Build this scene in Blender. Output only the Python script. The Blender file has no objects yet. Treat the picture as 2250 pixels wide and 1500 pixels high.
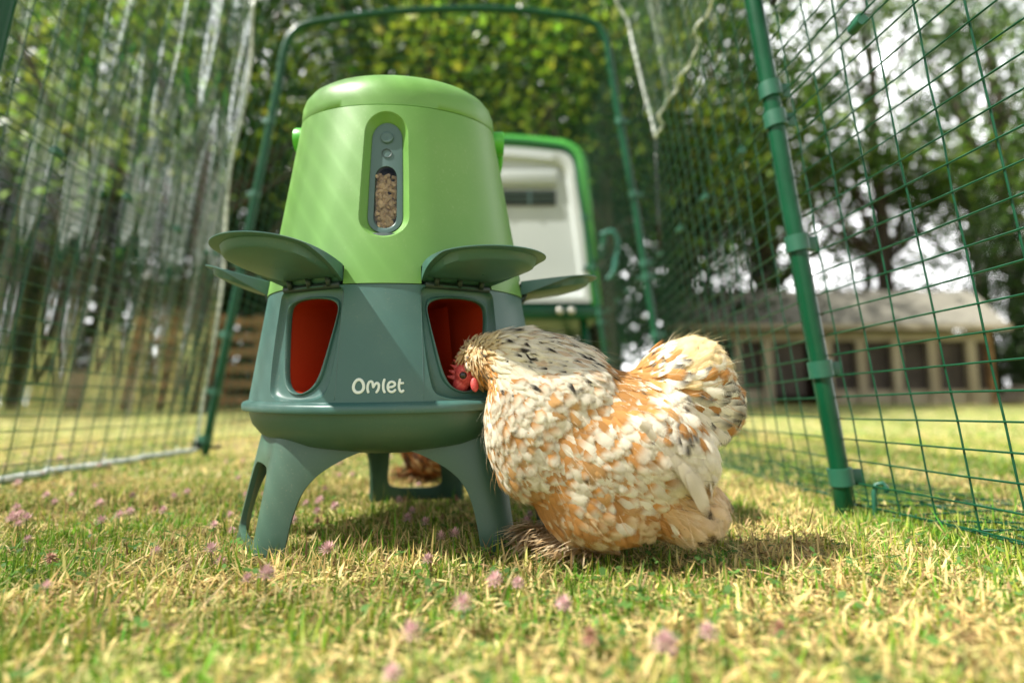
import bpy, math, random
import numpy as np
from mathutils import Vector, Matrix
R = math.radians
rng = np.random.default_rng(7)
random.seed(7)
sc = bpy.context.scene
COL = sc.collection

# ------------------------------------------------------------------ camera, sky, sun, exposure
cam = bpy.data.objects.new('camera', bpy.data.cameras.new('camera')); COL.objects.link(cam)
cam.location = (0, 0, .14); cam.rotation_euler = (R(90 + 6.8), 0, 0)
cam.data.lens = 20; cam.data.sensor_width = 36; cam.data.clip_start = .02; cam.data.clip_end = 400
cam.data.dof.use_dof = True; cam.data.dof.focus_distance = .535; cam.data.dof.aperture_fstop = 2.3
sc.camera = cam
SUN = Vector((-.58, -.17, .80)).normalized()
ELEV = math.asin(SUN.z)
w = bpy.data.worlds.new('World'); sc.world = w; w.use_nodes = True
nt = w.node_tree; bg = nt.nodes['Background']
sky = nt.nodes.new('ShaderNodeTexSky'); sky.sky_type = 'NISHITA'; sky.sun_disc = False
sky.sun_elevation = ELEV; sky.sun_rotation = math.atan2(SUN.x, SUN.y)
tc = nt.nodes.new('ShaderNodeTexCoord'); cl = nt.nodes.new('ShaderNodeTexNoise'); cl.inputs['Scale'].default_value = 2.2; cl.inputs['Detail'].default_value = 6
rp = nt.nodes.new('ShaderNodeValToRGB'); rp.color_ramp.elements[0].position = .2; rp.color_ramp.elements[1].position = .42
mx = nt.nodes.new('ShaderNodeMix'); mx.data_type = 'RGBA'; mx.inputs['B'].default_value = (13, 13.2, 13.4, 1)
nt.links.new(tc.outputs['Generated'], cl.inputs['Vector']); nt.links.new(cl.outputs['Fac'], rp.inputs['Fac'])
sp_ = nt.nodes.new('ShaderNodeSeparateXYZ'); nt.links.new(tc.outputs['Generated'], sp_.inputs['Vector'])
low = nt.nodes.new('ShaderNodeMapRange'); low.inputs['From Min'].default_value = .48; low.inputs['From Max'].default_value = .78; low.inputs['To Min'].default_value = 1; low.inputs['To Max'].default_value = .12; nt.links.new(sp_.outputs['Z'], low.inputs['Value'])   # bright cloud low down, blue overhead
lm = nt.nodes.new('ShaderNodeMath'); lm.operation = 'MULTIPLY'; nt.links.new(rp.outputs['Color'], lm.inputs[0]); nt.links.new(low.outputs['Result'], lm.inputs[1])
nt.links.new(lm.outputs[0], mx.inputs['Factor']); nt.links.new(sky.outputs['Color'], mx.inputs['A'])
bank = nt.nodes.new('ShaderNodeMapRange'); bank.inputs['From Min'].default_value = .25; bank.inputs['From Max'].default_value = .75; bank.inputs['To Min'].default_value = 11; bank.inputs['To Max'].default_value = 40; nt.links.new(sp_.outputs['Y'], bank.inputs['Value'])   # bright cloud bank behind the trees
cb_ = nt.nodes.new('ShaderNodeCombineColor'); [nt.links.new(bank.outputs['Result'], q) for q in cb_.inputs]
nt.links.new(cb_.outputs['Color'], mx.inputs['B']); nt.links.new(mx.outputs['Result'], bg.inputs['Color']); bg.inputs['Strength'].default_value = .05
sun = bpy.data.objects.new('sun', bpy.data.lights.new('sun', 'SUN')); COL.objects.link(sun)
sun.data.energy = 5.0; sun.data.angle = R(1.0); sun.data.color = (1, .96, .88)
sun.rotation_euler = SUN.to_track_quat('Z', 'Y').to_euler()
vs = sc.view_settings; vs.view_transform = 'Standard'; vs.look = 'None'; vs.exposure = 1.32; vs.gamma = 1
sc.render.engine = 'CYCLES'; sc.cycles.use_denoising = True
sc.cycles.max_bounces = 10; sc.cycles.transparent_max_bounces = 24; sc.cycles.diffuse_bounces = 4; sc.cycles.caustics_reflective = False; sc.cycles.caustics_refractive = False

# ------------------------------------------------------------------ helpers
def tag(o, label=None, cat=None, group=None, kind=None):
    if label: o['label'] = label
    if cat: o['category'] = cat
    if group: o['group'] = group
    if kind: o['kind'] = kind
    return o
def empty(name, loc=(0, 0, 0)):
    o = bpy.data.objects.new(name, None); COL.objects.link(o); o.location = loc; o.empty_display_size = .05
    return o
class MB:
    def __init__(s): s.v = []; s.f = {}; s.n = 0; s.c = []; s.uv = []
    def add(s, V, F, C=None, UV=None):
        V = np.asarray(V, float).reshape(-1, 3)
        F = F if isinstance(F, list) and len(F) and isinstance(F[0], np.ndarray) and F[0].ndim == 2 else [np.asarray(F)]
        for f in F:
            f = np.asarray(f, int)
            if f.size: s.f.setdefault(f.shape[1], []).append(f + s.n)
        s.v.append(V); s.n += len(V)
        if C is not None: s.c.append(np.broadcast_to(np.asarray(C, float), (len(V), 3)))
        if UV is not None: s.uv.append(np.asarray(UV, float))
        return s
    def tube(s, pts, r, n=8, caps=True, closed=False):
        P = np.asarray(pts, float); m = len(P); r = np.broadcast_to(np.asarray(r, float), (m,))
        T = np.gradient(P, axis=0) if not closed else np.roll(P, -1, 0) - np.roll(P, 1, 0)
        T /= np.linalg.norm(T, axis=1)[:, None] + 1e-12
        u = np.array([0, 0, 1.]) if abs(T[0][2]) < .9 else np.array([1., 0, 0])
        U = np.zeros_like(P)
        for i in range(m):
            u = u - T[i] * (u @ T[i]); u = u / (np.linalg.norm(u) + 1e-12); U[i] = u
        W_ = np.cross(T, U); a = np.linspace(0, 2 * np.pi, n, endpoint=False)
        V = P[:, None] + r[:, None, None] * (np.cos(a)[None, :, None] * U[:, None] + np.sin(a)[None, :, None] * W_[:, None])
        k = np.arange(m if closed else m - 1)[:, None] * n; j = np.arange(n)[None]; j2 = (j + 1) % n; kn = (k + n) % (m * n)
        F = [np.stack([k + j, k + j2, kn + j2, kn + j], -1).reshape(-1, 4)]
        V = V.reshape(-1, 3)
        if caps and not closed:
            V = np.vstack([V, P[0], P[-1]]); q = np.arange(n); q2 = (q + 1) % n
            F.append(np.concatenate([np.stack([q2, q, 0 * q + m * n], -1), np.stack([q + (m - 1) * n, q2 + (m - 1) * n, 0 * q + m * n + 1], -1)]))
        return s.add(V, F)
    def box(s, c, d, rot=None, bev=0):
        bm = __import__('bmesh').new(); __import__('bmesh').ops.create_cube(bm, size=1)
        bmesh = __import__('bmesh')
        for v in bm.verts: v.co = Vector((v.co.x * d[0], v.co.y * d[1], v.co.z * d[2]))
        if bev: bmesh.ops.bevel(bm, geom=bm.edges[:], offset=bev, segments=2, affect='EDGES', profile=.5)
        bm.verts.index_update()
        V = np.array([v.co[:] for v in bm.verts])
        if rot is not None: V = V @ np.array(rot.to_3x3()).T if isinstance(rot, Matrix) else V
        fs = {}
        for f in bm.faces: fs.setdefault(len(f.verts), []).append([v.index for v in f.verts])
        bm.free()
        return s.add(V + np.asarray(c, float), [np.array(x) for x in fs.values()])
    def lathe(s, prof, n=64, c=(0, 0, 0), axis='z'):
        P = np.asarray(prof, float); m = len(P); a = np.linspace(0, 2 * np.pi, n, endpoint=False)
        V = np.stack([P[:, 0][:, None] * np.cos(a), P[:, 0][:, None] * np.sin(a), np.broadcast_to(P[:, 1][:, None], (m, n))], -1).reshape(-1, 3)
        if axis == 'y': V = V[:, [0, 2, 1]] * [1, -1, 1]
        if axis == 'x': V = V[:, [2, 0, 1]]
        k = np.arange(m - 1)[:, None] * n; j = np.arange(n)[None]; j2 = (j + 1) % n
        return s.add(V + np.asarray(c, float), [np.stack([k + j, k + j2, k + n + j2, k + n + j], -1).reshape(-1, 4)])
    def ell(s, c, r, rot=None, nu=20, nv=12):
        t = np.linspace(0, np.pi, nv + 1); p = np.stack([np.sin(t), -np.cos(t)], 1); p[0, 0] = p[-1, 0] = 1e-4
        b = MB().lathe(p, nu); V = b.v[0] * np.asarray(r, float)
        if rot is not None: V = V @ np.array(rot.to_3x3()).T
        return s.add(V + np.asarray(c, float), [np.concatenate(b.f[4])])
    def grid(s, V, closed=False, C=None, UV=None):   # V (m,n,3)
        m, n = V.shape[:2]; k = np.arange(m - 1)[:, None] * n; j = np.arange(n if closed else n - 1)[None]; j2 = (j + 1) % n
        return s.add(V.reshape(-1, 3), [np.stack([k + j, k + j2, k + n + j2, k + n + j], -1).reshape(-1, 4)], C, UV)
    def build(s, name, mat, parent=None, smooth=True, weld=0, angle=None):
        V = np.concatenate(s.v) if s.v else np.zeros((0, 3)); me = bpy.data.meshes.new(name)
        loops = []; starts = []; tot = 0; cnts = []
        for k, L in s.f.items():
            a = np.concatenate(L); loops.append(a.ravel()); starts.append(tot + np.arange(len(a)) * k); cnts.append(np.full(len(a), k)); tot += a.size
        lp = np.concatenate(loops).astype(np.int32); st = np.concatenate(starts).astype(np.int32)
        me.vertices.add(len(V)); me.vertices.foreach_set('co', V.astype(np.float32).ravel())
        me.loops.add(len(lp)); me.loops.foreach_set('vertex_index', lp)
        me.polygons.add(len(st)); me.polygons.foreach_set('loop_start', st); me.polygons.foreach_set('loop_total', np.concatenate(cnts).astype(np.int32))
        me.update(calc_edges=True)
        if s.c:
            C = np.concatenate(s.c); at = me.color_attributes.new('Col', 'FLOAT_COLOR', 'POINT')
            at.data.foreach_set('color', np.hstack([C, np.ones((len(C), 1))]).astype(np.float32).ravel())
        if s.uv:
            U = np.concatenate(s.uv); l = me.uv_layers.new(name='UVMap'); l.data.foreach_set('uv', U[lp].astype(np.float32).ravel())
        me.validate()
        if weld:
            import bmesh
            bm = bmesh.new(); bm.from_mesh(me); bmesh.ops.remove_doubles(bm, verts=bm.verts[:], dist=weld); bm.to_mesh(me); bm.free()
        me.polygons.foreach_set('use_smooth', [smooth] * len(me.polygons))
        if angle: me.set_sharp_from_angle(angle=R(angle))
        o = bpy.data.objects.new(name, me); COL.objects.link(o)
        if mat: me.materials.append(mat)
        if parent: o.parent = parent
        return o
def bake(o, *mods):
    """apply modifiers through the depsgraph"""
    for t, kw in mods:
        m = o.modifiers.new(t, t)
        for k, v in kw.items(): setattr(m, k, v)
    dg = bpy.context.evaluated_depsgraph_get(); dg.update()
    me = bpy.data.meshes.new_from_object(o.evaluated_get(dg)); o.modifiers.clear(); o.data = me
    return o
# ------------------------------------------------------------------ materials
def mat(name, col=(.5, .5, .5), rough=.5, attr=False, noise=None, bump=None, trans=0, metal=0, spec=.5, coat=0, sheen=0):
    m = bpy.data.materials.new(name); m.use_nodes = True; n = m.node_tree.nodes; L = m.node_tree.links; b = n['Principled BSDF']
    b.inputs['Roughness'].default_value = rough; b.inputs['Metallic'].default_value = metal; b.inputs['Specular IOR Level'].default_value = spec
    b.inputs['Coat Weight'].default_value = coat
    src = None
    if attr:
        a = n.new('ShaderNodeAttribute'); a.attribute_name = 'Col'; src = a.outputs['Color']
    tcn = n.new('ShaderNodeTexCoord')
    if noise:   # (scale, col2, lo, hi, stretch)
        t = n.new('ShaderNodeTexNoise'); t.inputs['Scale'].default_value = noise[0]; t.inputs['Detail'].default_value = 5
        mp = n.new('ShaderNodeMapping'); mp.inputs['Scale'].default_value = noise[4] if len(noise) > 4 else (1, 1, 1)
        L.new(tcn.outputs['Object'], mp.inputs['Vector']); L.new(mp.outputs['Vector'], t.inputs['Vector'])
        mr = n.new('ShaderNodeMapRange'); mr.inputs['From Min'].default_value = noise[2]; mr.inputs['From Max'].default_value = noise[3]
        L.new(t.outputs['Fac'], mr.inputs['Value'])
        mi = n.new('ShaderNodeMix'); mi.data_type = 'RGBA'; mi.inputs['B'].default_value = (*noise[1], 1)
        L.new(mr.outputs['Result'], mi.inputs['Factor'])
        if src: L.new(src, mi.inputs['A'])
        else: mi.inputs['A'].default_value = (*col, 1)
        src = mi.outputs['Result']
    if src: L.new(src, b.inputs['Base Color'])
    else: b.inputs['Base Color'].default_value = (*col, 1)
    if bump:    # (scale, strength, distance)
        t = n.new('ShaderNodeTexNoise'); t.inputs['Scale'].default_value = bump[0]; t.inputs['Detail'].default_value = 3
        L.new(tcn.outputs['Object'], t.inputs['Vector'])
        bp = n.new('ShaderNodeBump'); bp.inputs['Strength'].default_value = bump[1]; bp.inputs['Distance'].default_value = bump[2]
        L.new(t.outputs['Fac'], bp.inputs['Height']); L.new(bp.outputs['Normal'], b.inputs['Normal'])
    if trans:
        tr = n.new('ShaderNodeBsdfTranslucent'); ms = n.new('ShaderNodeMixShader'); ms.inputs['Fac'].default_value = trans
        if src: L.new(src, tr.inputs['Color'])
        else: tr.inputs['Color'].default_value = (*col, 1)
        L.new(b.outputs['BSDF'], ms.inputs[1]); L.new(tr.outputs['BSDF'], ms.inputs[2]); L.new(ms.outputs['Shader'], n['Material Output'].inputs['Surface'])
    return m
M = {}
M['lime'] = mat('lime plastic', (.120, .275, .052), .38, noise=(3, (.132, .29, .06), .4, .7), bump=(900, .05, .0004))
M['lime_dark'] = mat('bright green plastic', (.07, .40, .03), .35)
M['teal'] = mat('slate green plastic', (.038, .112, .099), .40, noise=(14, (.046, .13, .114), .45, .7), bump=(700, .12, .0004))
M['teal_grey'] = mat('grey green plastic', (.062, .118, .112), .4)
M['olive'] = mat('sage green plastic', (.038, .098, .066), .40, noise=(9, (.046, .112, .076), .4, .7), bump=(700, .08, .0004))
def dust(m, col, amount, scale=420):
    n = m.node_tree.nodes; L = m.node_tree.links; b = n['Principled BSDF']; old = b.inputs['Base Color'].links[0].from_socket
    tcn = n.new('ShaderNodeTexCoord'); t = n.new('ShaderNodeTexNoise'); t.inputs['Scale'].default_value = scale; t.inputs['Detail'].default_value = 2; L.new(tcn.outputs['Object'], t.inputs['Vector'])
    t2 = n.new('ShaderNodeTexNoise'); t2.inputs['Scale'].default_value = 13; t2.inputs['Detail'].default_value = 4; L.new(tcn.outputs['Object'], t2.inputs['Vector'])
    a = n.new('ShaderNodeMapRange'); a.inputs['From Min'].default_value = .60; a.inputs['From Max'].default_value = .74; L.new(t.outputs['Fac'], a.inputs['Value'])
    c = n.new('ShaderNodeMapRange'); c.inputs['From Min'].default_value = .42; c.inputs['From Max'].default_value = .72; c.inputs['To Max'].default_value = amount; L.new(t2.outputs['Fac'], c.inputs['Value'])
    ad = n.new('ShaderNodeMath'); ad.operation = 'MULTIPLY_ADD'; ad.inputs[1].default_value = .75; ad.inputs[2].default_value = .22; L.new(a.outputs['Result'], ad.inputs[0])
    mu = n.new('ShaderNodeMath'); mu.operation = 'MULTIPLY'; L.new(ad.outputs[0], mu.inputs[0]); L.new(c.outputs['Result'], mu.inputs[1])
    x = n.new('ShaderNodeMix'); x.data_type = 'RGBA'; x.inputs['B'].default_value = (*col, 1); L.new(mu.outputs[0], x.inputs['Factor']); L.new(old, x.inputs['A']); L.new(x.outputs['Result'], b.inputs['Base Color'])
    r = n.new('ShaderNodeMath'); r.operation = 'MULTIPLY_ADD'; r.inputs[1].default_value = .5; r.inputs[2].default_value = b.inputs['Roughness'].default_value; L.new(mu.outputs[0], r.inputs[0]); L.new(r.outputs[0], b.inputs['Roughness'])
M['red'] = mat('red plastic', (.38, .032, .007), .45)
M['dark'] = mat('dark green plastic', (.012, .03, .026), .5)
M['white_logo'] = mat('pale lettering', (.72, .78, .73), .5)
M['steel'] = mat('steel', (.6, .58, .52), .3, metal=1)
M['pellet'] = mat('feed pellets', (.36, .22, .12), .9, attr=True, noise=(900, (.5, .34, .2), .5, .75))
M['wire'] = mat('green coated wire', (.003, .052, .022), .35, noise=(40, (.006, .07, .032), .4, .7), spec=.3)
M['post'] = mat('green coated tube', (.002, .052, .020), .3, noise=(9, (.003, .068, .028), .4, .7), spec=.3)
M['clip'] = mat('green plastic clip', (.015, .095, .055), .4)
M['black'] = mat('black plastic', (.012, .012, .013), .35)
M['skin_red'] = mat('red skin', (.55, .06, .06), .5, noise=(500, (.72, .14, .12), .45, .65), bump=(600, .4, .001))
M['pale_skin'] = mat('pale skin', (.75, .60, .5), .6)
M['eye'] = mat('eye', (.02, .008, .004), .05)
M['beak'] = mat('beak', (.5, .3, .12), .4)
M['bark'] = mat('bark', (.035, .026, .018), .95, noise=(5, (.07, .055, .04), .4, .65, (1, 1, .2)), bump=(14, .7, .05))
M['leaf'] = mat('leaves', attr=True, rough=.33, trans=.45)
M['wood_pale'] = mat('pale timber', (.30, .26, .18), .85, noise=(5, (.20, .16, .10), .45, .75, (1, 1, .15)))
M['wood_brown'] = mat('brown timber', (.28, .16, .07), .9, noise=(7, (.12, .07, .035), .4, .7, (.2, 1, 1)))
M['felt'] = mat('grey roofing felt', (.20, .19, .15), .95, noise=(20, (.15, .14, .115), .4, .7))  # tree shade over the aviary roof is put into this dull grey
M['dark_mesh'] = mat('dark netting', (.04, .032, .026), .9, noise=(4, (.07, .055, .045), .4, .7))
M['coop_white'] = mat('pale grey plastic', (.40, .43, .42), .45, noise=(3, (.36, .39, .38), .4, .7))
M['coop_green'] = mat('coop green plastic', (.05, .30, .035), .4)
M['straw'] = mat('straw', (.36, .28, .16), .95, noise=(30, (.16, .12, .07), .4, .65, (1, .3, 1)), bump=(60, .9, .03))
dust(M['teal'], (.36, .33, .24), .28); dust(M['lime'], (.45, .5, .28), .32); dust(M['olive'], (.34, .30, .2), .22)
M['soil'] = mat('soil', (.10, .075, .045), 1)
M['petal'] = mat('clover petals', attr=True, rough=.7, trans=.3)
M['grass'] = mat('grass blades', attr=True, rough=.55, trans=.35, spec=.3)

# ground sheet: patchy dry lawn
g = mat('lawn', (.30, .26, .10), 1, bump=(120, .8, .01)); n = g.node_tree.nodes; L = g.node_tree.links
tcn = n.new('ShaderNodeTexCoord')
def nz(scale, detail=6):
    t = n.new('ShaderNodeTexNoise'); t.inputs['Scale'].default_value = scale; t.inputs['Detail'].default_value = detail; L.new(tcn.outputs['Object'], t.inputs['Vector']); return t
def ramp(src, stops):
    r = n.new('ShaderNodeValToRGB'); L.new(src, r.inputs['Fac']); e = r.color_ramp.elements
    while len(e) < len(stops): e.new(.5)
    for q, (p, c) in zip(e, stops): q.position = p; q.color = (*c, 1)
    return r
a_ = ramp(nz(55).outputs['Fac'], [(.3, (.05, .06, .015)), (.45, (.14, .16, .035)), (.55, (.30, .27, .10)), (.72, (.48, .40, .18))])
b_ = ramp(nz(1.6).outputs['Fac'], [(.35, (.16, .26, .04)), (.6, (.42, .38, .14))])
mi = n.new('ShaderNodeMix'); mi.data_type = 'RGBA'; mi.inputs['Factor'].default_value = .5
L.new(a_.outputs['Color'], mi.inputs['A']); L.new(b_.outputs['Color'], mi.inputs['B']); L.new(mi.outputs['Result'], n['Principled BSDF'].inputs['Base Color'])
M['lawn'] = g

# clear plastic film with streaks of dirt
m = bpy.data.materials.new('clear film'); m.use_nodes = True; n = m.node_tree.nodes; L = m.node_tree.links; pb = n['Principled BSDF']
pb.inputs['Base Color'].default_value = (.42, .47, .43, 1); pb.inputs['Roughness'].default_value = .3
tr = n.new('ShaderNodeBsdfTransparent'); tr.inputs['Color'].default_value = (.97, .985, .975, 1)
gl = n.new('ShaderNodeBsdfGlossy'); gl.inputs['Roughness'].default_value = .06; gl.inputs['Color'].default_value = (.9, .95, .92, 1)
tcn = n.new('ShaderNodeTexCoord'); mp = n.new('ShaderNodeMapping'); mp.inputs['Scale'].default_value = (1, 42, 1.0); L.new(tcn.outputs['Object'], mp.inputs['Vector'])
t = n.new('ShaderNodeTexNoise'); t.inputs['Scale'].default_value = 1.3; t.inputs['Detail'].default_value = 5; t.inputs['Distortion'].default_value = .4; L.new(mp.outputs['Vector'], t.inputs['Vector'])
mr = n.new('ShaderNodeMapRange'); mr.inputs['From Min'].default_value = .53; mr.inputs['From Max'].default_value = .76; mr.inputs['To Min'].default_value = .012; mr.inputs['To Max'].default_value = .52; L.new(t.outputs['Fac'], mr.inputs['Value'])
sz = n.new('ShaderNodeSeparateXYZ'); L.new(tcn.outputs['Object'], sz.inputs['Vector'])
rf = n.new('ShaderNodeMapRange'); rf.inputs['From Min'].default_value = 1.28; rf.inputs['From Max'].default_value = 1.40; rf.inputs['To Min'].default_value = 1; rf.inputs['To Max'].default_value = .25; L.new(sz.outputs['Z'], rf.inputs['Value'])   # streaks thinned on the top so more sun gets through
wf = n.new('ShaderNodeMath'); wf.operation = 'MULTIPLY'; L.new(mr.outputs['Result'], wf.inputs[0]); L.new(rf.outputs['Result'], wf.inputs[1])
ms = n.new('ShaderNodeMixShader'); L.new(wf.outputs[0], ms.inputs['Fac']); L.new(tr.outputs['BSDF'], ms.inputs[1]); L.new(pb.outputs['BSDF'], ms.inputs[2])
lw = n.new('ShaderNodeLayerWeight'); lw.inputs['Blend'].default_value = .25
ml = n.new('ShaderNodeMath'); ml.operation = 'MULTIPLY'; ml.inputs[1].default_value = .40; L.new(lw.outputs['Fresnel'], ml.inputs[0])
m2 = n.new('ShaderNodeMixShader'); L.new(ml.outputs[0], m2.inputs['Fac']); L.new(ms.outputs['Shader'], m2.inputs[1]); L.new(gl.outputs['BSDF'], m2.inputs[2])
L.new(m2.outputs['Shader'], n['Material Output'].inputs['Surface']); M['film'] = m
M['hem'] = mat('white hem tape', (.80, .82, .79), .5, noise=(40, (.6, .64, .6), .45, .6))
# small glazing
m = bpy.data.materials.new('window plastic'); m.use_nodes = True; n = m.node_tree.nodes; L = m.node_tree.links
tr = n.new('ShaderNodeBsdfTransparent'); tr.inputs['Color'].default_value = (.9, .92, .9, 1); gl = n.new('ShaderNodeBsdfGlossy'); gl.inputs['Roughness'].default_value = .05
lw = n.new('ShaderNodeLayerWeight'); lw.inputs['Blend'].default_value = .3
ms = n.new('ShaderNodeMixShader'); L.new(lw.outputs['Fresnel'], ms.inputs['Fac']); L.new(tr.outputs['BSDF'], ms.inputs[1]); L.new(gl.outputs['BSDF'], ms.inputs[2])
L.new(ms.outputs['Shader'], n['Material Output'].inputs['Surface']); M['glass'] = m

# feather material: vertex colour, barb streaks, frayed edges
m = bpy.data.materials.new('feathers'); m.use_nodes = True; n = m.node_tree.nodes; L = m.node_tree.links; pb = n['Principled BSDF']
pb.inputs['Roughness'].default_value = .75; pb.inputs['Specular IOR Level'].default_value = .25
at = n.new('ShaderNodeAttribute'); at.attribute_name = 'Col'
uv = n.new('ShaderNodeUVMap'); sx = n.new('ShaderNodeSeparateXYZ'); L.new(uv.outputs['UV'], sx.inputs['Vector'])   # u along 0..1 (+id offset), v across -1..1
def mth(op, a, b=None):
    q = n.new('ShaderNodeMath'); q.operation = op
    for i, x in enumerate((a, b)):
        if x is None: continue
        if isinstance(x, (int, float)): q.inputs[i].default_value = x
        else: L.new(x, q.inputs[i])
    return q.outputs[0]
fu = mth('FRACT', sx.outputs['X']); av = mth('ABSOLUTE', sx.outputs['Y'])
barb = mth('SUBTRACT', mth('MULTIPLY', sx.outputs['X'], 34.0), mth('MULTIPLY', av, 9.0))
sgn = mth('MULTIPLY', mth('SIGN', sx.outputs['Y']), 371.0)
bv = mth('ADD', barb, sgn)
wn = n.new('ShaderNodeTexNoise'); wn.noise_dimensions = '1D'; wn.inputs['Scale'].default_value = 2.2; wn.inputs['Detail'].default_value = 2; L.new(bv, wn.inputs['W'])
edge = mth('MAXIMUM', av, mth('SUBTRACT', mth('MULTIPLY', fu, 1.0), 0.0))
lim = mth('ADD', mth('MULTIPLY', wn.outputs['Fac'], .75), .48)
alpha = mth('LESS_THAN', edge, lim)
L.new(alpha, pb.inputs['Alpha'])
wn2 = n.new('ShaderNodeTexNoise'); wn2.noise_dimensions = '1D'; wn2.inputs['Scale'].default_value = 3.5; wn2.inputs['Detail'].default_value = 1; L.new(bv, wn2.inputs['W'])
bri = n.new('ShaderNodeMapRange'); bri.inputs['From Min'].default_value = .3; bri.inputs['From Max'].default_value = .7; bri.inputs['To Min'].default_value = .8; bri.inputs['To Max'].default_value = 1.12; L.new(wn2.outputs['Fac'], bri.inputs['Value'])
mc = n.new('ShaderNodeMix'); mc.data_type = 'RGBA'; mc.blend_type = 'MULTIPLY'; mc.inputs['Factor'].default_value = 1
L.new(at.outputs['Color'], mc.inputs['A']); L.new(bri.outputs['Result'], mc.inputs['B']); L.new(mc.outputs['Result'], pb.inputs['Base Color'])
tl = n.new('ShaderNodeBsdfTranslucent'); L.new(mc.outputs['Result'], tl.inputs['Color'])
tp = n.new('ShaderNodeBsdfTransparent'); m3 = n.new('ShaderNodeMixShader'); L.new(alpha, m3.inputs['Fac']); L.new(tp.outputs['BSDF'], m3.inputs[1]); L.new(tl.outputs['BSDF'], m3.inputs[2])
m4 = n.new('ShaderNodeMixShader'); m4.inputs['Fac'].default_value = .22; L.new(pb.outputs['BSDF'], m4.inputs[1]); L.new(m3.outputs['Shader'], m4.inputs[2])
L.new(m4.outputs['Shader'], n['Material Output'].inputs['Surface']); M['feather'] = m
M['fluff'] = mat('fluff strands', attr=True, rough=.8, trans=.4, spec=.2)
M['plume_skin'] = mat('down', (.50, .30, .12), .95, noise=(60, (.62, .48, .28), .4, .6))

# ------------------------------------------------------------------ ground
def gz(x, y):
    x = np.asarray(x, float); y = np.asarray(y, float)
    t = np.clip((y - 2.4) / 5.6, 0, 1); z = .2 * t * t * (3 - 2 * t) + np.clip(y - 8, 0, 40) * .006
    amp = np.clip((np.hypot(x, y) - .3) / 3, .35, 2)
    return z + amp * .006 * (np.sin(3.1 * x + 1.7 * y) + np.sin(-2.3 * x + 4.1 * y + 1)) - .004
ys = np.concatenate([np.linspace(-60, -1, 20), np.linspace(-.8, 3, 77), np.geomspace(3.1, 160, 60)])
xs = np.concatenate([-np.geomspace(120, 2.6, 40), np.linspace(-2.5, 2.5, 60), np.geomspace(2.6, 120, 40)])
X, Y = np.meshgrid(xs, ys)
b = MB(); b.grid(np.stack([X, Y, gz(X, Y)], -1)); tag(b.build('lawn_ground', M['lawn']), kind='structure', label='dry yellow green lawn', cat='ground')

# ------------------------------------------------------------------ grass blades and clover leaves (stuff)
def vnoise(x, y, s, seed):
    r = np.random.default_rng(seed); ph = r.uniform(0, 6.28, (6, 3)); o = 0
    for k in range(6): o = o + np.sin(s * (np.cos(ph[k, 0]) * x + np.sin(ph[k, 0]) * y) * (1 + .35 * k) + ph[k, 1])
    return o / 3.5
def blades(N, y0, y1, wmul, seed, pw=1.0):
    r = np.random.default_rng(seed)
    y = y0 + (y1 - y0) * r.random(N) ** pw; x = (r.random(N) * 2 - 1) * (.95 * y + .22)
    green = np.clip(.50 + .42 * vnoise(x, y, 7, 3) + .16 * np.clip(x * 1.2, -1, 1) + .22 * vnoise(x, y, 25, 5), .08, .92)
    green = np.where((abs(x + .1) < .25) & (y > .6) & (y < .95), np.maximum(green, .6), green)
    isg = r.random(N) < green
    Ln = np.where(isg, r.uniform(.009, .025, N), r.uniform(.008, .024, N)) * (1 + .25 * vnoise(x, y, 12, 9))
    tall = r.random(N) < .025; Ln = np.where(tall, Ln * 1.9, Ln)
    el = np.where(isg, r.normal(50, 26, N), r.normal(24, 26, N)); el = np.radians(np.clip(el, 2, 88)); az = r.random(N) * 6.283
    d = np.stack([np.cos(el) * np.cos(az), np.cos(el) * np.sin(az), np.sin(el)], -1)
    sd = np.stack([-np.sin(az), np.cos(az), 0 * az], -1); tw = r.normal(0, .5, N); sd[:, 2] = tw; sd /= np.linalg.norm(sd, axis=1)[:, None]
    wd = r.uniform(.0005, .0012, N) * wmul * np.where(isg, 1., 1.0)
    root = np.stack([x, y, gz(x, y) - .001 + np.where(isg, 0, r.random(N) * .008)], -1)
    sag = np.array([0, 0, -1.]) * (r.uniform(0, .45, N) * np.cos(el))[:, None] * Ln[:, None]
    P = [root, root + d * (Ln * .5)[:, None] + sag * .2, root + d * Ln[:, None] + sag]
    V = np.stack([P[0] - sd * wd[:, None], P[0] + sd * wd[:, None], P[1] - sd * (wd * .85)[:, None], P[1] + sd * (wd * .85)[:, None], P[2]], 1)
    gcol = np.array([.15, .31, .025]) * r.uniform(.6, 1.35, (N, 1)) * (1 + r.normal(0, .12, (N, 3)))
    gcol = np.where((r.random(N) < .3)[:, None], np.array([.36, .42, .05]) * r.uniform(.8, 1.2, (N, 1)), gcol)
    scol = np.array([.74, .58, .24]) * r.uniform(.6, 1.25, (N, 1)) * (1 + r.normal(0, .06, (N, 3)))
    scol = np.where((r.random(N) < .14)[:, None], np.array([.30, .19, .085]) * r.uniform(.6, 1.2, (N, 1)), scol)
    c = np.clip(np.where(isg[:, None], gcol, scol), .01, .9)
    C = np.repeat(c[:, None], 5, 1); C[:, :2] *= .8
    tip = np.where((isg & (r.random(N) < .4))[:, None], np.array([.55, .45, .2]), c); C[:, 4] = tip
    k = np.arange(N)[:, None] * 5
    return V.reshape(-1, 3), [k + np.array([[0, 1, 3, 2]]), k + np.array([[2, 3, 4]])], C.reshape(-1, 3)
b = MB()
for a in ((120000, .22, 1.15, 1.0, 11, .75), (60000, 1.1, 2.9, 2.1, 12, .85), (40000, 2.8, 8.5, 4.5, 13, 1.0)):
    V, F, C = blades(*a); b.add(V, F, C)
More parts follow.
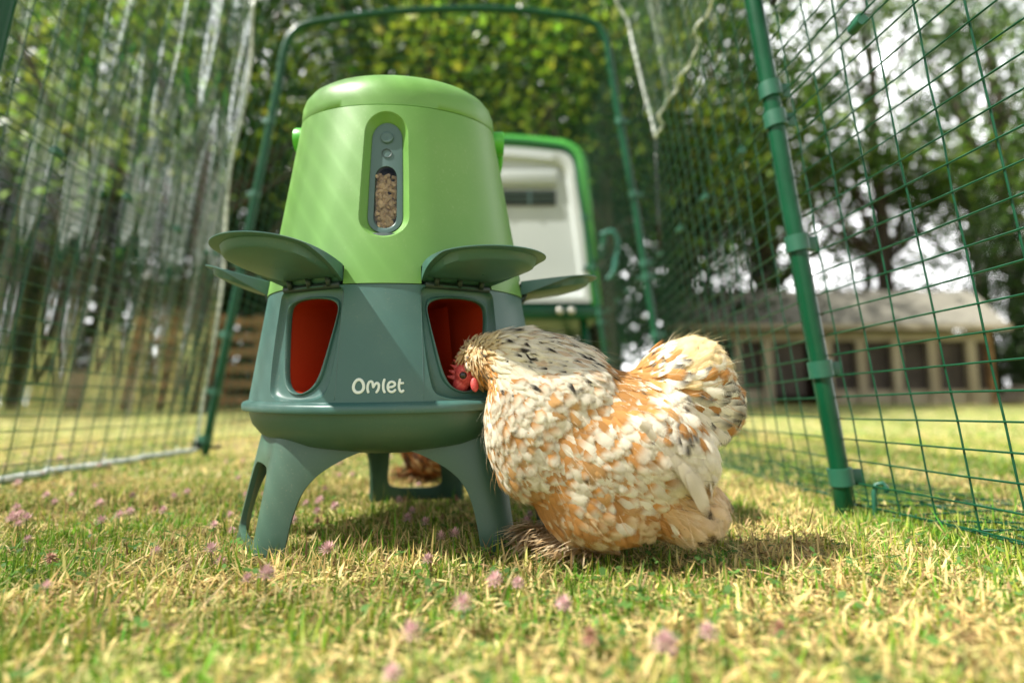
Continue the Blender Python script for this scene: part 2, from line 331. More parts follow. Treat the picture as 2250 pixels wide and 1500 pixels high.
tag(b.build('grass', M['grass'], smooth=False), 'short sun-dried grass and stubble covering the lawn', 'grass', kind='stuff')
# clover leaves
b = MB(); N = 5200; r = np.random.default_rng(5)
y = .25 + 2.0 * r.random(N) ** .9; x = (r.random(N) * 2 - 1) * (.95 * y + .2); keep = vnoise(x, y, 6, 21) + r.normal(0, .4, N) > .1; x, y = x[keep], y[keep]; N = len(x)
h = r.uniform(.006, .018, N); s = r.uniform(.0020, .0040, N); a0 = r.random(N) * 6.28
cg = np.array([.07, .15, .03]) * r.uniform(.7, 1.7, (N, 1))
for k in range(3):
    a = a0 + k * 2.094; dx, dy = np.cos(a), np.sin(a); tz = r.normal(0, .35, N)
    cen = np.stack([x, y, gz(x, y) + h], -1); D = np.stack([dx, dy, tz], -1); S = np.stack([-dy, dx, r.normal(0, .3, N)], -1)
    V = np.stack([cen, cen + D * (s * .9)[:, None] + S * (s * .75)[:, None], cen + D * (s * 1.75)[:, None] + S * (s * .35)[:, None], cen + D * (s * 1.75)[:, None] - S * (s * .35)[:, None], cen + D * (s * .9)[:, None] - S * (s * .75)[:, None]], 1)
    b.add(V.reshape(-1, 3), [np.arange(N)[:, None] * 5 + np.arange(5)[None]], np.repeat(cg, 5, 0))
tag(b.build('clover_leaves', M['grass'], smooth=False), 'small clover leaves spread through the lawn', 'clover', kind='stuff')

# ------------------------------------------------------------------ clover flowers
def clover_mesh(seed, dead=False):
    r = np.random.default_rng(seed); b = MB(); hh = r.uniform(.022, .034)
    lean = r.normal(0, .005, 2)
    P = np.array([[0, 0, -.003], [lean[0] * .4, lean[1] * .4, hh * .5], [lean[0], lean[1], hh]])
    c0 = MB().tube(P, .0007, 5); b.add(np.concatenate(c0.v), [np.concatenate(c0.f[4]), np.concatenate(c0.f[3])], (.16, .22, .06))
    top = P[-1]
    for i in range(46):
        ph = i * 2.4; t = (i + .5) / 46; el = math.asin(1 - 1.55 * t); rr = .0068 * r.uniform(.85, 1.1)
        d = np.array([math.cos(el) * math.cos(ph), math.cos(el) * math.sin(ph), math.sin(el)])
        if dead: d = d * [.8, .8, 1] + [0, 0, -.5]
        s_ = np.cross(d, [0, 0, 1.01]); s_ /= np.linalg.norm(s_) + 1e-9; nn = np.cross(s_, d)
        q = top + d * .0015; wd = .00095
        V = [q - s_ * wd * .5, q + s_ * wd * .5, q + d * rr * .6 + s_ * wd + nn * .0004, q + d * rr * .6 - s_ * wd + nn * .0004, q + d * rr * 1.15 + nn * .0012]
        base = np.array([.74, .60, .56]) if not dead else np.array([.30, .14, .10]); tip = np.array([.60, .37, .37]) if not dead else np.array([.38, .2, .13])
        k = r.uniform(.8, 1.15)
        b.add(V, [np.array([[0, 1, 2, 3]]), np.array([[3, 2, 4]])], np.clip([base * k, base * k, tip * k, tip * k, tip * 1.15 * k], 0, .9))
    return b
protos = []
for i in range(5):
    o = clover_mesh(40 + i, i == 4).build('clover_flower', M['petal'], smooth=False); protos.append(o)
spots = [(.715, 1228), (.475, 1170)]
r = np.random.default_rng(77); pts = []
def ground_at(px, py):   # photograph pixel -> lawn position, used to place the larger flowers
    t = math.radians(6.8); u = (px - 1125) / 1250; v = (750 - py) / 1250; d = np.array([u, math.cos(t) - v * math.sin(t), v * math.cos(t) + math.sin(t)])
    k = -(.14 - .012) / d[2]; return d[0] * k, d[1] * k
for p in [(700, 1228), (725, 1222), (470, 1218), (480, 1225), (125, 1210), (100, 1290), (330, 1205), (550, 1270), (585, 1282), (905, 1440), (880, 1475), (1030, 1360), (950, 1240), (1105, 1300), (1300, 1400), (1440, 1460), (1720, 1400), (1130, 1290), (965, 1190), (940, 1160), (880, 1150), (915, 1135), (965, 1125), (745, 1120), (700, 1130), (665, 1110), (990, 1190), (40, 1120), (20, 1140), (70, 1180), (60, 1150), (1165, 1130), (1150, 1155), (1180, 1170), (640, 1150), (1235, 1335), (1560, 1420)]: pts.append(ground_at(*p))
while len(pts) < 250:
    y = r.uniform(.62, 2.3); x = r.uniform(-.95 * y, .15 * y + .1)
    if vnoise(x, y, 5, 31) + r.normal(0, .35) > -.1 and not (abs(x + .135) < .1 and abs(y - .71) < .1): pts.append((x, y))
for i, (x, y) in enumerate(pts):
    k = 4 if r.random() < .12 else i % 4
    if i < 5: o = protos[i]; k = i
    else: o = protos[k].copy(); COL.objects.link(o)
    o.location = (x, y, float(gz(x, y)) - .004); o.rotation_euler = (r.normal(0, .12), r.normal(0, .12), r.uniform(0, 6.28)); s_ = r.uniform(.6, .92); o.scale = (s_, s_, s_)
    if k == 4: tag(o, 'withered brown clover flower head in the lawn', 'clover', 'withered clover heads')
    else: tag(o, 'pink clover flower head standing in the dry lawn', 'clover', 'pink clover flowers')

# ------------------------------------------------------------------ poultry feeder
FE = empty('poultry_feeder', (-.135, .714, 0))
FE.rotation_mode = 'QUATERNION'
FE.rotation_quaternion = (Matrix.Rotation(-.012, 4, 'Y') @ Matrix.Rotation(.06, 4, 'X') @ Matrix.Rotation(R(4), 4, 'Z')).to_quaternion()
tag(FE, 'tall lime and slate green poultry feeder standing on three looped legs', 'feeder')
def rad(z): return np.interp(z, [.0, .147, .2715, .4815, .6], [.1723, .1723, .152, .1162, .097])
def cone(phi, z, d=0, dr=0):
    r = rad(z) - d + dr; p = np.radians(phi)
    return np.stack([r * np.sin(p), -r * np.cos(p), np.broadcast_to(z, np.shape(r * p))], -1)
def smooth_poly(P, it=3, closed=True):
    P = np.asarray(P, float)
    for _ in range(it):
        Q = np.roll(P, -1, 0) if closed else P[1:]
        A = P if closed else P[:-1]
        P = np.stack([.75 * A + .25 * Q, .25 * A + .75 * Q], 1).reshape(-1, 2) if closed else np.vstack([P[:1], np.stack([.75 * A + .25 * Q, .25 * A + .75 * Q], 1).reshape(-1, 2), P[-1:]])
    return P
def radial(poly, c, ang):
    P = np.vstack([poly, poly[:1]]); P = np.concatenate([P[:-1] + (P[1:] - P[:-1]) * t for t in np.linspace(0, 1, 12, endpoint=False)]) - c
    a = np.arctan2(P[:, 1], P[:, 0]); r = np.hypot(P[:, 0], P[:, 1]); s = np.argsort(a); a, r = a[s], r[s]
    return np.interp(ang, np.concatenate([a - 2 * np.pi, a, a + 2 * np.pi]), np.tile(r, 3))
def mirror(half): h = np.asarray(half, float); return np.vstack([h, (h * [-1, 1])[::-1]])
K = .158 * np.pi / 180      # metres per degree on the lower body
port = smooth_poly(mirror([(.012, .2595), (.028, .257), (.0365, .251), (.0345, .237), (.0275, .207), (.0225, .185), (.0165, .172), (.006, .1655)]), 2)
recess = smooth_poly(mirror([(.02, .2705), (.0445, .270), (.0445, .256), (.0415, .205), (.0375, .176), (.034, .1635), (.022, .1585), (.006, .1575)]), 2)
def rect_loop(p0, p1, z0, z1, phis=None, nz_=22):
    if phis is None: phis = np.arange(p0, p1 + .01, 1.)
    zs = np.linspace(z0, z1, nz_)
    return np.concatenate([np.stack([phis, 0 * phis + z0], 1)[:-1], np.stack([0 * zs + p1, zs], 1)[:-1], np.stack([phis[::-1], 0 * phis + z1], 1)[:-1], np.stack([0 * zs + p0, zs[::-1]], 1)[:-1]])
def hole_loops(bnd, c, k, outs, dr=0, off=0):
    """outs: (outline polygon in metres, depth, scale); returns (loops, K, 3)"""
    q = np.stack([bnd[:, 0] * k, bnd[:, 1]], 1) - c; ang = np.arctan2(q[:, 1], q[:, 0]); rb = np.hypot(q[:, 0], q[:, 1])
    d = np.stack([np.cos(ang), np.sin(ang)], 1); loops = []
    r1 = radial(outs[0][0], c, ang) * outs[0][2]
    for t in (0, .34, .67): loops.append((rb * (1 - t) + r1 * t, 0))
    for poly, dep, s_ in outs: loops.append((radial(poly, c, ang) * s_, dep))
    out = []
    for r_, dep in loops:
        p = d * r_[:, None] + c; out.append(cone(p[:, 0] / k + off, p[:, 1], dep, dr))
    return np.array(out)
c0 = np.array([0, .215]); lower = MB(); cups = MB()
bl = rect_loop(-30, 30, .157, .2715)
mid_ = lambda t: recess if t == 0 else smooth_poly(np.asarray(recess), 0)
for kk in range(6):
    off = 30 + 60 * kk
    q = np.stack([bl[:, 0] * K, bl[:, 1]], 1) - c0; ang = np.arctan2(q[:, 1], q[:, 0])
    rr, rp = radial(recess, c0, ang), radial(port, c0, ang); d = np.stack([np.cos(ang), np.sin(ang)], 1)
    A = hole_loops(bl, c0, K, [(recess, 0, 1)], off=off)
    ex = []
    for t, dep in ((.02, .0006), (.06, .0028), (.14, .0052), (.3, .0068), (.55, .0074), (.74, .0076), (.78, .0062), (.83, .0052), (.9, .005), (.96, .0056), (1., .0075)):
        p = d * (rr * (1 - t) + rp * t)[:, None] + c0; ex.append(cone(p[:, 0] / K + off, p[:, 1], dep))
    for s_, dep in ((1.0, .0095), (1.01, .011), (1.05, .012)):
        p = d * (rp * s_)[:, None] + c0; ex.append(cone(p[:, 0] / K + off, p[:, 1], dep))
    lower.grid(np.concatenate([A, np.array(ex)]).transpose(0, 1, 2), closed=True)
    cu = []
    for s_, dep in ((1.045, .0105), (1.06, .03), (1.08, .055), (1.1, .075), (1.0, .088), (.8, .096), (.4, .10), (.02, .10)):
        p = d * (rp * s_)[:, None] + c0; rr2 = rad(p[:, 1]) - dep; ph = np.radians(off) + (p[:, 0]) / (rr2 * .55 + .158 * .45)
        cu.append(np.stack([rr2 * np.sin(ph), -rr2 * np.cos(ph), p[:, 1]], -1))
    cups.grid(np.array(cu), closed=True)
lower.lathe([(.1707, .157), (.1722, .1562), (.1762, .1548), (.1778, .1528), (.1780, .1480), (.1772, .1466), (.165, .1466)], 128)
lb = lower.build('lower_body', M['teal'], FE, weld=2e-5, angle=38)
for kk in range(6):
    Z_, D_ = np.meshgrid(np.linspace(.17, .256, 8), np.linspace(.045, .099, 8)); cups.grid(cone(30 + 60 * kk + 4 + 0 * Z_, Z_, D_))
cups.build('feed_port_liner', M['red'], FE, weld=2e-5)
MB().lathe([(.140, .262), (.140, .325), (.120, .33), (.02, .33)], 64).build('inner_collar', M['dark'], FE)
MB().lathe([(.1705, .1475), (.1700, .141), (.1668, .131), (.159, .121), (.145, .1115), (.125, .105), (.095, .1), (.06, .0975), (.0, .097)], 128).build('bowl', M['olive'], FE, weld=1e-5)
# thin mould lines and dust on the front panel edges
for sgn in (-1, 1):
    zz = np.linspace(.159, .268, 20); MB().tube(cone(sgn * (14.2 + 0 * zz), zz, 0, -.0002), .00035, 5).build('mould_line', M['teal_grey'], lb)

# upper body with a recessed front window
port_c = np.arange(-150, 180, 60.); ph = set(np.round(np.arange(-180, 180, 1.), 2).tolist())
for c_ in port_c:
    for e in (-15.55, -15.45, 15.45, 15.55): ph.add(round(((c_ + e + 180) % 360) - 180, 2))
ph = np.array(sorted(ph))
def z0(p):
    o = np.full(len(p), .2722)
    for c_ in port_c:
        rel = ((p - c_ + 180) % 360) - 180; o = np.where(abs(rel) < 15.5, .2990 - .0085 * (rel / 15.5) ** 2, o)
    return o
zs_ = lambda p: .484 - .016 * np.cos(np.radians(p))
ub = MB(); KB = .1325 * np.pi / 180
def band(p, za, zb, n, closed, first=None, last=None):
    rows = []
    if first is not None: rows.append(cone(p, za, first, .0012))
    for t in np.linspace(0, 1, n): rows.append(cone(p, za * (1 - t) + zb * t, 0, .0012))
    if last is not None:
        rows.append(cone(p, zb + .0008, .0012, .0012)); rows.append(cone(p, zb + .0008, .006, .0012))
    return np.array(rows)
ub.grid(band(ph, z0(ph), 0 * ph + .31, 5, True, first=.006), closed=True)
ub.grid(band(ph, 0 * ph + .464, zs_(ph) - .0013, 4, True, last=1), closed=True)
side = np.concatenate([ph[ph >= 26], ph[ph <= -26]]); ub.grid(band(side, 0 * side + .31, 0 * side + .464, 16, False))
front = ph[(ph >= -26) & (ph <= 26)]
def stadium(hw, za, zb, n=40):
    a = np.linspace(0, np.pi, n); return np.vstack([np.stack([hw * np.cos(a), zb - hw + hw * np.sin(a)], 1), np.stack([-hw * np.cos(a), za + hw - hw * np.sin(a)], 1)])
sA, sB = stadium(.0240, .3195, .4595), stadium(.0181, .3252, .4508); cW = np.array([0, .385])
fl = rect_loop(-26, 26, .31, .464, front, 16)
mixp = lambda t: stadium(.0240 * (1 - t) + .0181 * t, .3195 * (1 - t) + .3252 * t, .4595 * (1 - t) + .4508 * t)
LP = hole_loops(fl, cW, KB, [(sA, 0, 1), (mixp(.08), .0006, 1), (mixp(.2), .0022, 1), (mixp(.5), .0055, 1), (mixp(.9), .0092, 1), (sB, .0100, 1), (sB, .0130, .97), (sB, .0160, .88)], dr=.0012)
ub.grid(LP, closed=True)
ub.build('upper_body', M['lime'], FE, weld=2e-5, angle=32)
gO = stadium(.0120, .3300, .4000); cG = np.array([0, .385])
q = np.stack([fl[:, 0] * KB, fl[:, 1]], 1) - cW; ang = np.arctan2(q[:, 1], q[:, 0]); d = np.stack([np.cos(ang), np.sin(ang)], 1)
def ring_at(poly, s_, dep):
    p = d * (radial(poly, cW, ang) * s_)[:, None] + cW; return cone(p[:, 0] / KB, p[:, 1], dep, .0012)
pl = MB(); r1, r2 = radial(sB, cW, ang), radial(gO, cW, ang)
rows = [ring_at(sB, .995, .0120), ring_at(sB, .985, .0092)]
for t in (.25, .5, .75, 1):
    p = d * ((r1 * .985) * (1 - t) + r2 * t)[:, None] + cW; rows.append(cone(p[:, 0] / KB, p[:, 1], .0091, .0012))
rows += [ring_at(gO, .97, .0100), ring_at(gO, .95, .0150)]
plate = pl.grid(np.array(rows), closed=True).build('display_plate', M['teal_grey'], FE, angle=40)
gb = MB(); gb.grid(np.array([ring_at(gO, .97, .0098), ring_at(gO, .8, .0088), ring_at(gO, .5, .0082), ring_at(gO, .01, .0080)]), closed=True); gb.build('window_pane', M['glass'], plate)
def on_front(z, dep): r_ = float(rad(z)) + .0012 - dep; return np.array([0, -r_, z])
tilt = Matrix.Rotation(R(10.2), 4, 'X')   # leaning with the cone: normal looks down the front
bt = MB().lathe([(.0068, -.002), (.0068, .0008), (.0062, .0014), (.004, .0011), (0, .0010)], 32, axis='y'); v = bt.v[0] @ np.array(Matrix.Rotation(R(-10.2), 3, 'X')).T + on_front(.4325, .0085); bt.v[0] = v; bt.build('button', M['teal_grey'], plate)
sr = MB().lathe([(.0053, .0004), (.0046, .0004), (.0044, -.003), (0, -.003)], 24, axis='y'); sr.v[0] = sr.v[0] @ np.array(Matrix.Rotation(R(-10.2), 3, 'X')).T + on_front(.4145, .0087); sr.build('screw_hole', M['dark'], plate)
sr = MB().lathe([(.0026, -.003), (.0026, -.0012), (.0012, -.0006), (0, -.0006)], 16, axis='y'); sr.v[0] = sr.v[0] @ np.array(Matrix.Rotation(R(-10.2), 3, 'X')).T + on_front(.4135, .0087); sr.build('screw', M['steel'], plate)
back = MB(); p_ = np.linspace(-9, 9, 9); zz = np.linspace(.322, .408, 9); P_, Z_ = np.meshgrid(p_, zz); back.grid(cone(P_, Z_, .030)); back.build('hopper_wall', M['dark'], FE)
pe = MB(); r = np.random.default_rng(3)
for i in range(150):
    z = r.uniform(.327, .3915); p = r.uniform(-5.2, 5.2); dep = r.uniform(.0115, .019); c_ = cone(np.array(p), np.array(z), dep)
    t = r.normal(0, 1, 3); t /= np.linalg.norm(t); Ln = r.uniform(.0045, .009); n0 = pe.n
    pe.tube([c_ - t * Ln / 2, c_ + t * Ln / 2], .0020, 8); k = r.uniform(.75, 1.2); pe.c.append(np.broadcast_to(np.array([.60, .42, .26]) * k, (pe.n - n0, 3)))
tag(pe.build('feed_pellets', M['pellet'], FE, angle=40), kind='stuff')
# lid
ld = MB(); prof = [(.108, .0004), (.1166, .0003), (.1173, .0008), (.1172, .0095), (.1162, .018), (.1132, .0265), (.1072, .0342), (.0985, .0402), (.086, .0448), (.070, .0478), (.049, .0496), (.025, .0504), (.0005, .0506)]
a = np.radians(np.arange(0, 360, 2.5)); rows = []
for r_, h_ in prof: rows.append(np.stack([r_ * np.sin(a), -r_ * np.cos(a), .484 - .016 * np.cos(a) * r_ / .1178 + h_], -1))
ld.grid(np.array(rows), closed=True).build('lid', M['lime'], FE, angle=60)
# carry handle folded round the back
hd = MB()
for s_ in (-1, 1):
    hd.lathe([(.0005, .1085), (.0145, .1085), (.0150, .1095), (.0150, .128), (.0138, .1300), (.0005, .1302)], 28)
    V = hd.v[-1]; hd.v[-1] = np.stack([s_ * V[:, 2], V[:, 0], V[:, 1] + 0.476], -1)
t = np.linspace(-1, 1, 40); A_ = t * np.pi / 2
hd.tube(np.stack([.124 * np.sin(A_), .136 * np.cos(A_) + .004, 0.476 - .055 * np.cos(A_) ** .6 - .006], -1), .0065, 10)
hd.build('carry_handle', M['lime_dark'], FE, angle=40)
# visors
def visor(az, pitch=0, Ln=.096):
    n = 30; u = 1 - np.cos(np.linspace(0, np.pi / 2, n)); u = np.sin(np.linspace(0, np.pi / 2, n)) ** 1.0
    u = np.linspace(0, 1, 60) ** .8; u = np.concatenate([np.linspace(0, .7, 16), 1 - .3 * (1 - np.linspace(0, 1, 22)[1:]) ** 2])
    wd = np.where(u < .52, .0400 + .0135 * np.sin(u / .52 * np.pi / 2), .0535 * np.sqrt(np.clip(1 - ((u - .52) / .48) ** 2.3, 0, 1)))
    hp = np.stack([u, wd], 1); loop = np.vstack([hp, (hp * [1, -1])[::-1][1:]]); nb = 14
    loop = np.vstack([loop, np.stack([np.zeros(nb), np.linspace(-.04, .04, nb + 2)[1:-1]], 1)])
    uu, ww = loop[:, 0], loop[:, 1]
    zt = lambda u_: .2925 + .0135 * u_ + .004 * u_ * u_
    def P(u_, w_, z_):
        p = R(pitch); y_, z_ = Ln * u_, z_ - .285
        return np.stack([w_, -(.1465 + y_ * math.cos(p) - z_ * math.sin(p)), .285 + z_ * math.cos(p) + y_ * math.sin(p)], -1)
    sidew = .0012 + .0160 * np.clip(1 - uu / .62, 0, 1) ** 1.1
    cu, cw = .46, 0.
    def inner(s_, su=None): su = s_ if su is None else su; return cu + (uu - cu) * su, ww * s_
    rows = []
    for s_, dz in ((.02, -.0035), (.4, -.0032), (.75, -.0022), (.92, -.0006), (.985, 0.), (1, -.0006)):
        a_, b_ = inner(s_); rows.append(P(a_, b_, zt(a_) + dz))
    rows.append(P(uu, ww, zt(uu) - sidew)); a_, b_ = inner(.985); rows.append(P(a_, b_, zt(a_) - sidew - .0003))
    fl_ = np.clip((uu - .12) / .5, 0, 1)
    s1 = .95 - .13 * np.clip((uu - .45) / .5, 0, 1)
    a_, b_ = cu + (uu - cu) * s1, ww * (.90 - .05 * fl_); zb = zt(a_) - np.maximum(sidew * .9, .0014)
    rows.append(P(a_, b_, zb))
    a2, b2 = cu + (uu - cu) * (s1 - .03), ww * (.86 - .05 * fl_); rows.append(P(a2, b2, zt(a2) - .0070 - .0065 * (1 - a2)))
    for s_, k_ in ((.93, .0082), (.6, .0098), (.3, .0106), (.02, .0110)):
        a3, b3 = cu + (a2 - cu) * s_, b2 * s_; rows.append(P(a3, b3, zt(a3) - k_ - .0065 * (1 - a3)))
    V = np.array(rows); rot = np.array(Matrix.Rotation(R(az), 3, 'Z'))
    b = MB(); b.grid(V @ rot.T, closed=True); o = b.build('visor', M['teal'], FE, angle=50)
    hg = MB(); hg.tube(np.array([[-.037, -.1475, .2715], [.037, -.1475, .2715]]) @ rot.T, .0036, 10)
    for s_ in (-.026, .0, .026): hg.tube(np.array([[s_, -.150, .2710], [s_, -.153, .280]]) @ rot.T, .003, 8)
    hg.build('hinge', M['dark'], o)
for az, pt, ln in ((30, -9, .112), (-30, -2.0, .100), (90, -4.5, .098), (-90, 4, .084), (150, -3, .096), (-150, -3, .096)): visor(az, pt, ln)
# legs: hexagonal shell cut by three arches and three loops
def hexa(sc_, inset, rnd=.020, n=10):
    Lh, al = .122 * sc_, .141 * sc_
    P = []
    for k in range(3):
        a = R(120 * k); nrm = np.array([math.sin(a), -math.cos(a)]); tan = np.array([math.cos(a), math.sin(a)])
        P += [nrm * al - tan * Lh, nrm * al + tan * Lh]
    P = np.array(P); out = []
    for i in range(6):
        p, a, b_ = P[i], P[i - 1], P[(i + 1) % 6]; u = (a - p) / np.linalg.norm(a - p); v = (b_ - p) / np.linalg.norm(b_ - p)
        for t in np.linspace(0, 1, n): out.append((1 - t) ** 2 * (p + u * rnd) + 2 * t * (1 - t) * p + t * t * (p + v * rnd))
    o = np.array(out); return o * (1 - inset / np.linalg.norm(o, axis=1))[:, None]
lg = MB(); rows = []
for z, s_, ins in ((-.006, 1.0, .002), (-.002, 1.004, 0), (.03, .972, 0), (.07, .925, 0), (.118, .868, 0), (.126, .858, .003), (.126, .857, .006), (.07, .925, .0058), (.03, .972, .0058), (-.006, 1., .0058)):
    o = hexa(s_, ins); rows.append(np.column_stack([o, np.full(len(o), z)]))
rows.append(rows[0]); lg.grid(np.array(rows), closed=True); legs = lg.build('legs', M['olive'], FE, weld=1e-5)
cut = MB()
def prism(poly, a, d0, d1):
    poly = np.asarray(poly); n = len(poly); nrm = np.array([math.sin(a), -math.cos(a), 0]); tan = np.array([math.cos(a), math.sin(a), 0])
    f = lambda d_: poly[:, :1] * tan + d_ * nrm + poly[:, 1:] * [0, 0, 1]
    V = np.vstack([f(d0), f(d1)]); j = np.arange(n); j2 = (j + 1) % n
    cut.add(V, [np.stack([j, j2, n + j2, n + j], -1), np.arange(n)[None, ::-1], n + np.arange(n)[None]])
arch = smooth_poly(mirror([(.012, .1085), (.028, .1045), (.046, .0965), (.067, .084), (.081, .068), (.089, .045), (.0935, .02), (.0965, -.004), (.097, -.03)])[::-1], 2)
loop_ = smooth_poly(mirror([(.018, .090), (.030, .087), (.0355, .073), (.0385, .045), (.0405, .028), (.0395, .0165), (.026, .0125), (.012, .0122)])[::-1], 2)
for k in range(3): prism(arch * ([1.14, 1] if k == 2 else [1, 1]), R(120 * k), .075, .19)
for k in range(3): prism(loop_, R(120 * k + 60), .09, .24)
cu = cut.build('cutter', None, FE, smooth=False)
import bmesh
for o in (legs, cu):
    bm = bmesh.new(); bm.from_mesh(o.data); bmesh.ops.recalc_face_normals(bm, faces=bm.faces[:]); bm.to_mesh(o.data); bm.free()
bake(legs, ('BOOLEAN', dict(operation='DIFFERENCE', object=cu, solver='EXACT')), ('BEVEL', dict(width=.0022, segments=3, limit_method='ANGLE', angle_limit=R(40))))
bpy.data.objects.remove(cu)
legs.data.polygons.foreach_set('use_smooth', [True] * len(legs.data.polygons)); legs.data.set_sharp_from_angle(angle=R(50))
# raised lettering
def catmull(P, n=8):
    P = np.asarray(P, float); P = np.vstack([2 * P[0] - P[1], P, 2 * P[-1] - P[-2]]); o = []
    for i in range(1, len(P) - 2):
        for t in np.linspace(0, 1, n, endpoint=False):
            o.append(.5 * (2 * P[i] + (P[i + 1] - P[i - 1]) * t + (2 * P[i - 1] - 5 * P[i] + 4 * P[i + 1] - P[i + 2]) * t * t + (3 * P[i] - P[i - 1] - 3 * P[i + 1] + P[i + 2]) * t ** 3))
    return np.array(o + [P[-2]])
aa = np.linspace(0, 2 * np.pi, 48, endpoint=False)
strokes = [(np.stack([577 + 146 * np.sin(aa) * (1 - .13 * np.cos(aa)), 478 - 180 * np.cos(aa)], 1), True, 43),
  (catmull([(858, 650), (835, 560), (840, 450), (875, 375), (925, 355), (965, 385), (985, 460), (997, 512), (1030, 450), (1085, 402), (1135, 425), (1150, 500), (1130, 585), (1088, 652)]), False, 37),
  (catmull([(1300, 310), (1275, 400), (1270, 500), (1282, 590), (1312, 652)]), False, 37),
  (catmull([(1440, 522), (1530, 508), (1592, 462), (1580, 400), (1500, 370), (1425, 410), (1396, 500), (1415, 590), (1470, 645), (1540, 650), (1605, 600)]), False, 35),
  (catmull([(1735, 315), (1712, 420), (1708, 520), (1732, 610), (1780, 652), (1830, 620)]), False, 36), (catmull([(1715, 415), (1770, 413), (1825, 411)]), False, 33)]
lt = MB()
for P, closed, rr_ in strokes:
    b = MB(); P3 = np.column_stack([P, 0 * P[:, 0]]); nn_ = len(P3)
    rads = np.full(nn_, rr_, float)
    if not closed:
        t0 = P3[0] + (P3[0] - P3[1]) / np.linalg.norm(P3[0] - P3[1]) * rr_ * .8; t1 = P3[-1] + (P3[-1] - P3[-2]) / np.linalg.norm(P3[-1] - P3[-2]) * rr_ * .8
        P3 = np.vstack([t0, P3[0] + (t0 - P3[0]) * .6, P3, P3[-1] + (t1 - P3[-1]) * .6, t1]); rads = np.concatenate([[rr_ * .45, rr_ * .85], rads, [rr_ * .85, rr_ * .45]])
    b.tube(P3, rads, 12, closed=closed); V = b.v[0]
    px, py = 740 + V[:, 0] / 12.5, 810 + V[:, 1] / 12.5; dep = np.clip(V[:, 2] / 45, -1, 1)
    phi = -6.2 + (px - 788) / 99 * 14; z = .1800 - (py - 830) * .000425
    fl_ = np.sign(dep) * np.abs(dep) ** .45
    W_ = cone(phi, z, 0, .0009 * fl_)
    lt.add(W_, [np.concatenate(x) for x in b.f.values()])
lt.build('lettering', M['white_logo'], lb)

# ------------------------------------------------------------------ chicken run: arches, mesh panels, clips
RUN = empty('chicken_run', (-.2, .8, 0)); tag(RUN, 'green wire mesh tunnel run on tubular arches around the feeder', 'poultry run')
RUNO = np.array([-.2, .8, 0])
prof_r = np.array([(-.947, 0), (-.874, .512), (-.842, .75), (-.778, 1.204), (-.762, 1.333), (-.734, 1.396), (-.667, 1.432), (-.422, 1.468), (-.192, 1.480), (.008, 1.476), (.192, 1.452), (.268, 1.432), (.306, 1.391), (.322, 1.333), (.340, 1.188), (.404, .751), (.448, .404), (.503, 0)])
pr = catmull(prof_r, 6); seg = np.r_[0, np.cumsum(np.hypot(*np.diff(pr, axis=0).T))]; STOT = seg[-1]
def arch_at(Y, s=None, out=0.):
    k = np.interp(Y, [-.3, .785, 1.775, 3], [1.02, .897, 1, 1]); c_ = np.interp(Y, [-.3, .785, 1.775, 3], [-.2, -.2, -.222, -.222])
    s = seg if s is None else s
    x = np.interp(s, seg, pr[:, 0]); z = np.interp(s, seg, pr[:, 1]); x = c_ + k * (x + .222)
    if out:
        dx = np.gradient(x); dz = np.gradient(z); L_ = np.hypot(dx, dz) + 1e-9; x = x - dz / L_ * out; z = z + dx / L_ * out
    return np.stack([x, np.broadcast_to(float(Y), x.shape), z], -1)
def s_of_z(z, right): # arclength where a wall reaches height z
    m = pr[:, 0] > -.2 if right else pr[:, 0] <= -.2; zz, ss = pr[m, 1], seg[m]; o = np.argsort(zz); return np.interp(z, zz[o], ss[o])
lab = {-.30: None}
for Y in (-.30, .785, 1.775, 2.72):
    P = arch_at(Y); P[0, 2] = -.06; P[-1, 2] = -.06
    b = MB(); b.tube(P - RUNO, .0118, 14); ar = b.build('arch', M['post'], RUN)
    for right in (False, True):
        for z in (.05, .195, .373, .558, .603, .83, 1.08):
            s_ = s_of_z(z, right); Q = arch_at(Y, np.array([s_ - .011, s_ + .011]))
            d = (Q[1] - Q[0]) / np.linalg.norm(Q[1] - Q[0]); m_ = Q.mean(0) - RUNO
            b = MB(); ax = Vector(d).to_track_quat('Z', 'Y').to_matrix()
            c_ = MB().lathe([(.0120, -.0115), (.0156, -.0115), (.0156, .0115), (.0120, .0115)], 18); V = c_.v[0]
            b.add(V @ np.array(ax).T + m_, [np.concatenate(c_.f[4])])
            sx = 1 if right else -1
            b.box(m_ + [sx * .021, 0, 0], (.016, .006, .021), bev=.0012)
            b.box(m_ + [sx * .024, .0035, .001], (.009, .004, .005), bev=.001)
            b.build('tube_clip', M['clip'], ar, angle=40)
# mesh panels: crosswise wires follow the arch, lengthwise wires run from arch to arch
rw = np.random.default_rng(12)
sL, sR = s_of_z(.59, False), s_of_z(.59, True); sLT, sRT = s_of_z(1.30, False), s_of_z(1.30, True)
def panel(name, y0, y1, s0, s1, parent=RUN, sp=.0545, sl=.0292, cap0=True, cap1=True):
    b = MB(); ysn = np.arange(y0 + .012, y1, sp)
    for y in ysn:
        s = np.r_[np.linspace(s0, s1, max(4, int((s1 - s0) / .05)))]
        P = arch_at(y, s, .0185); P += rw.normal(0, .0006, P.shape); b.tube(P - RUNO, .00115, 5, caps=False)
    n_ = int(round((s1 - s0) / sl))
    for s in np.linspace(s0, s1, n_ + 1):
        yy = np.linspace(y0, y1, 7)
        P = np.array([arch_at(y, np.array([s - .004, s, s + .004]), .0163)[1] for y in yy]); P += rw.normal(0, .0007, P.shape); b.tube(P - RUNO, .00115, 5, caps=False)
    o = b.build(name, M['wire'], parent); return o
clipz = {}
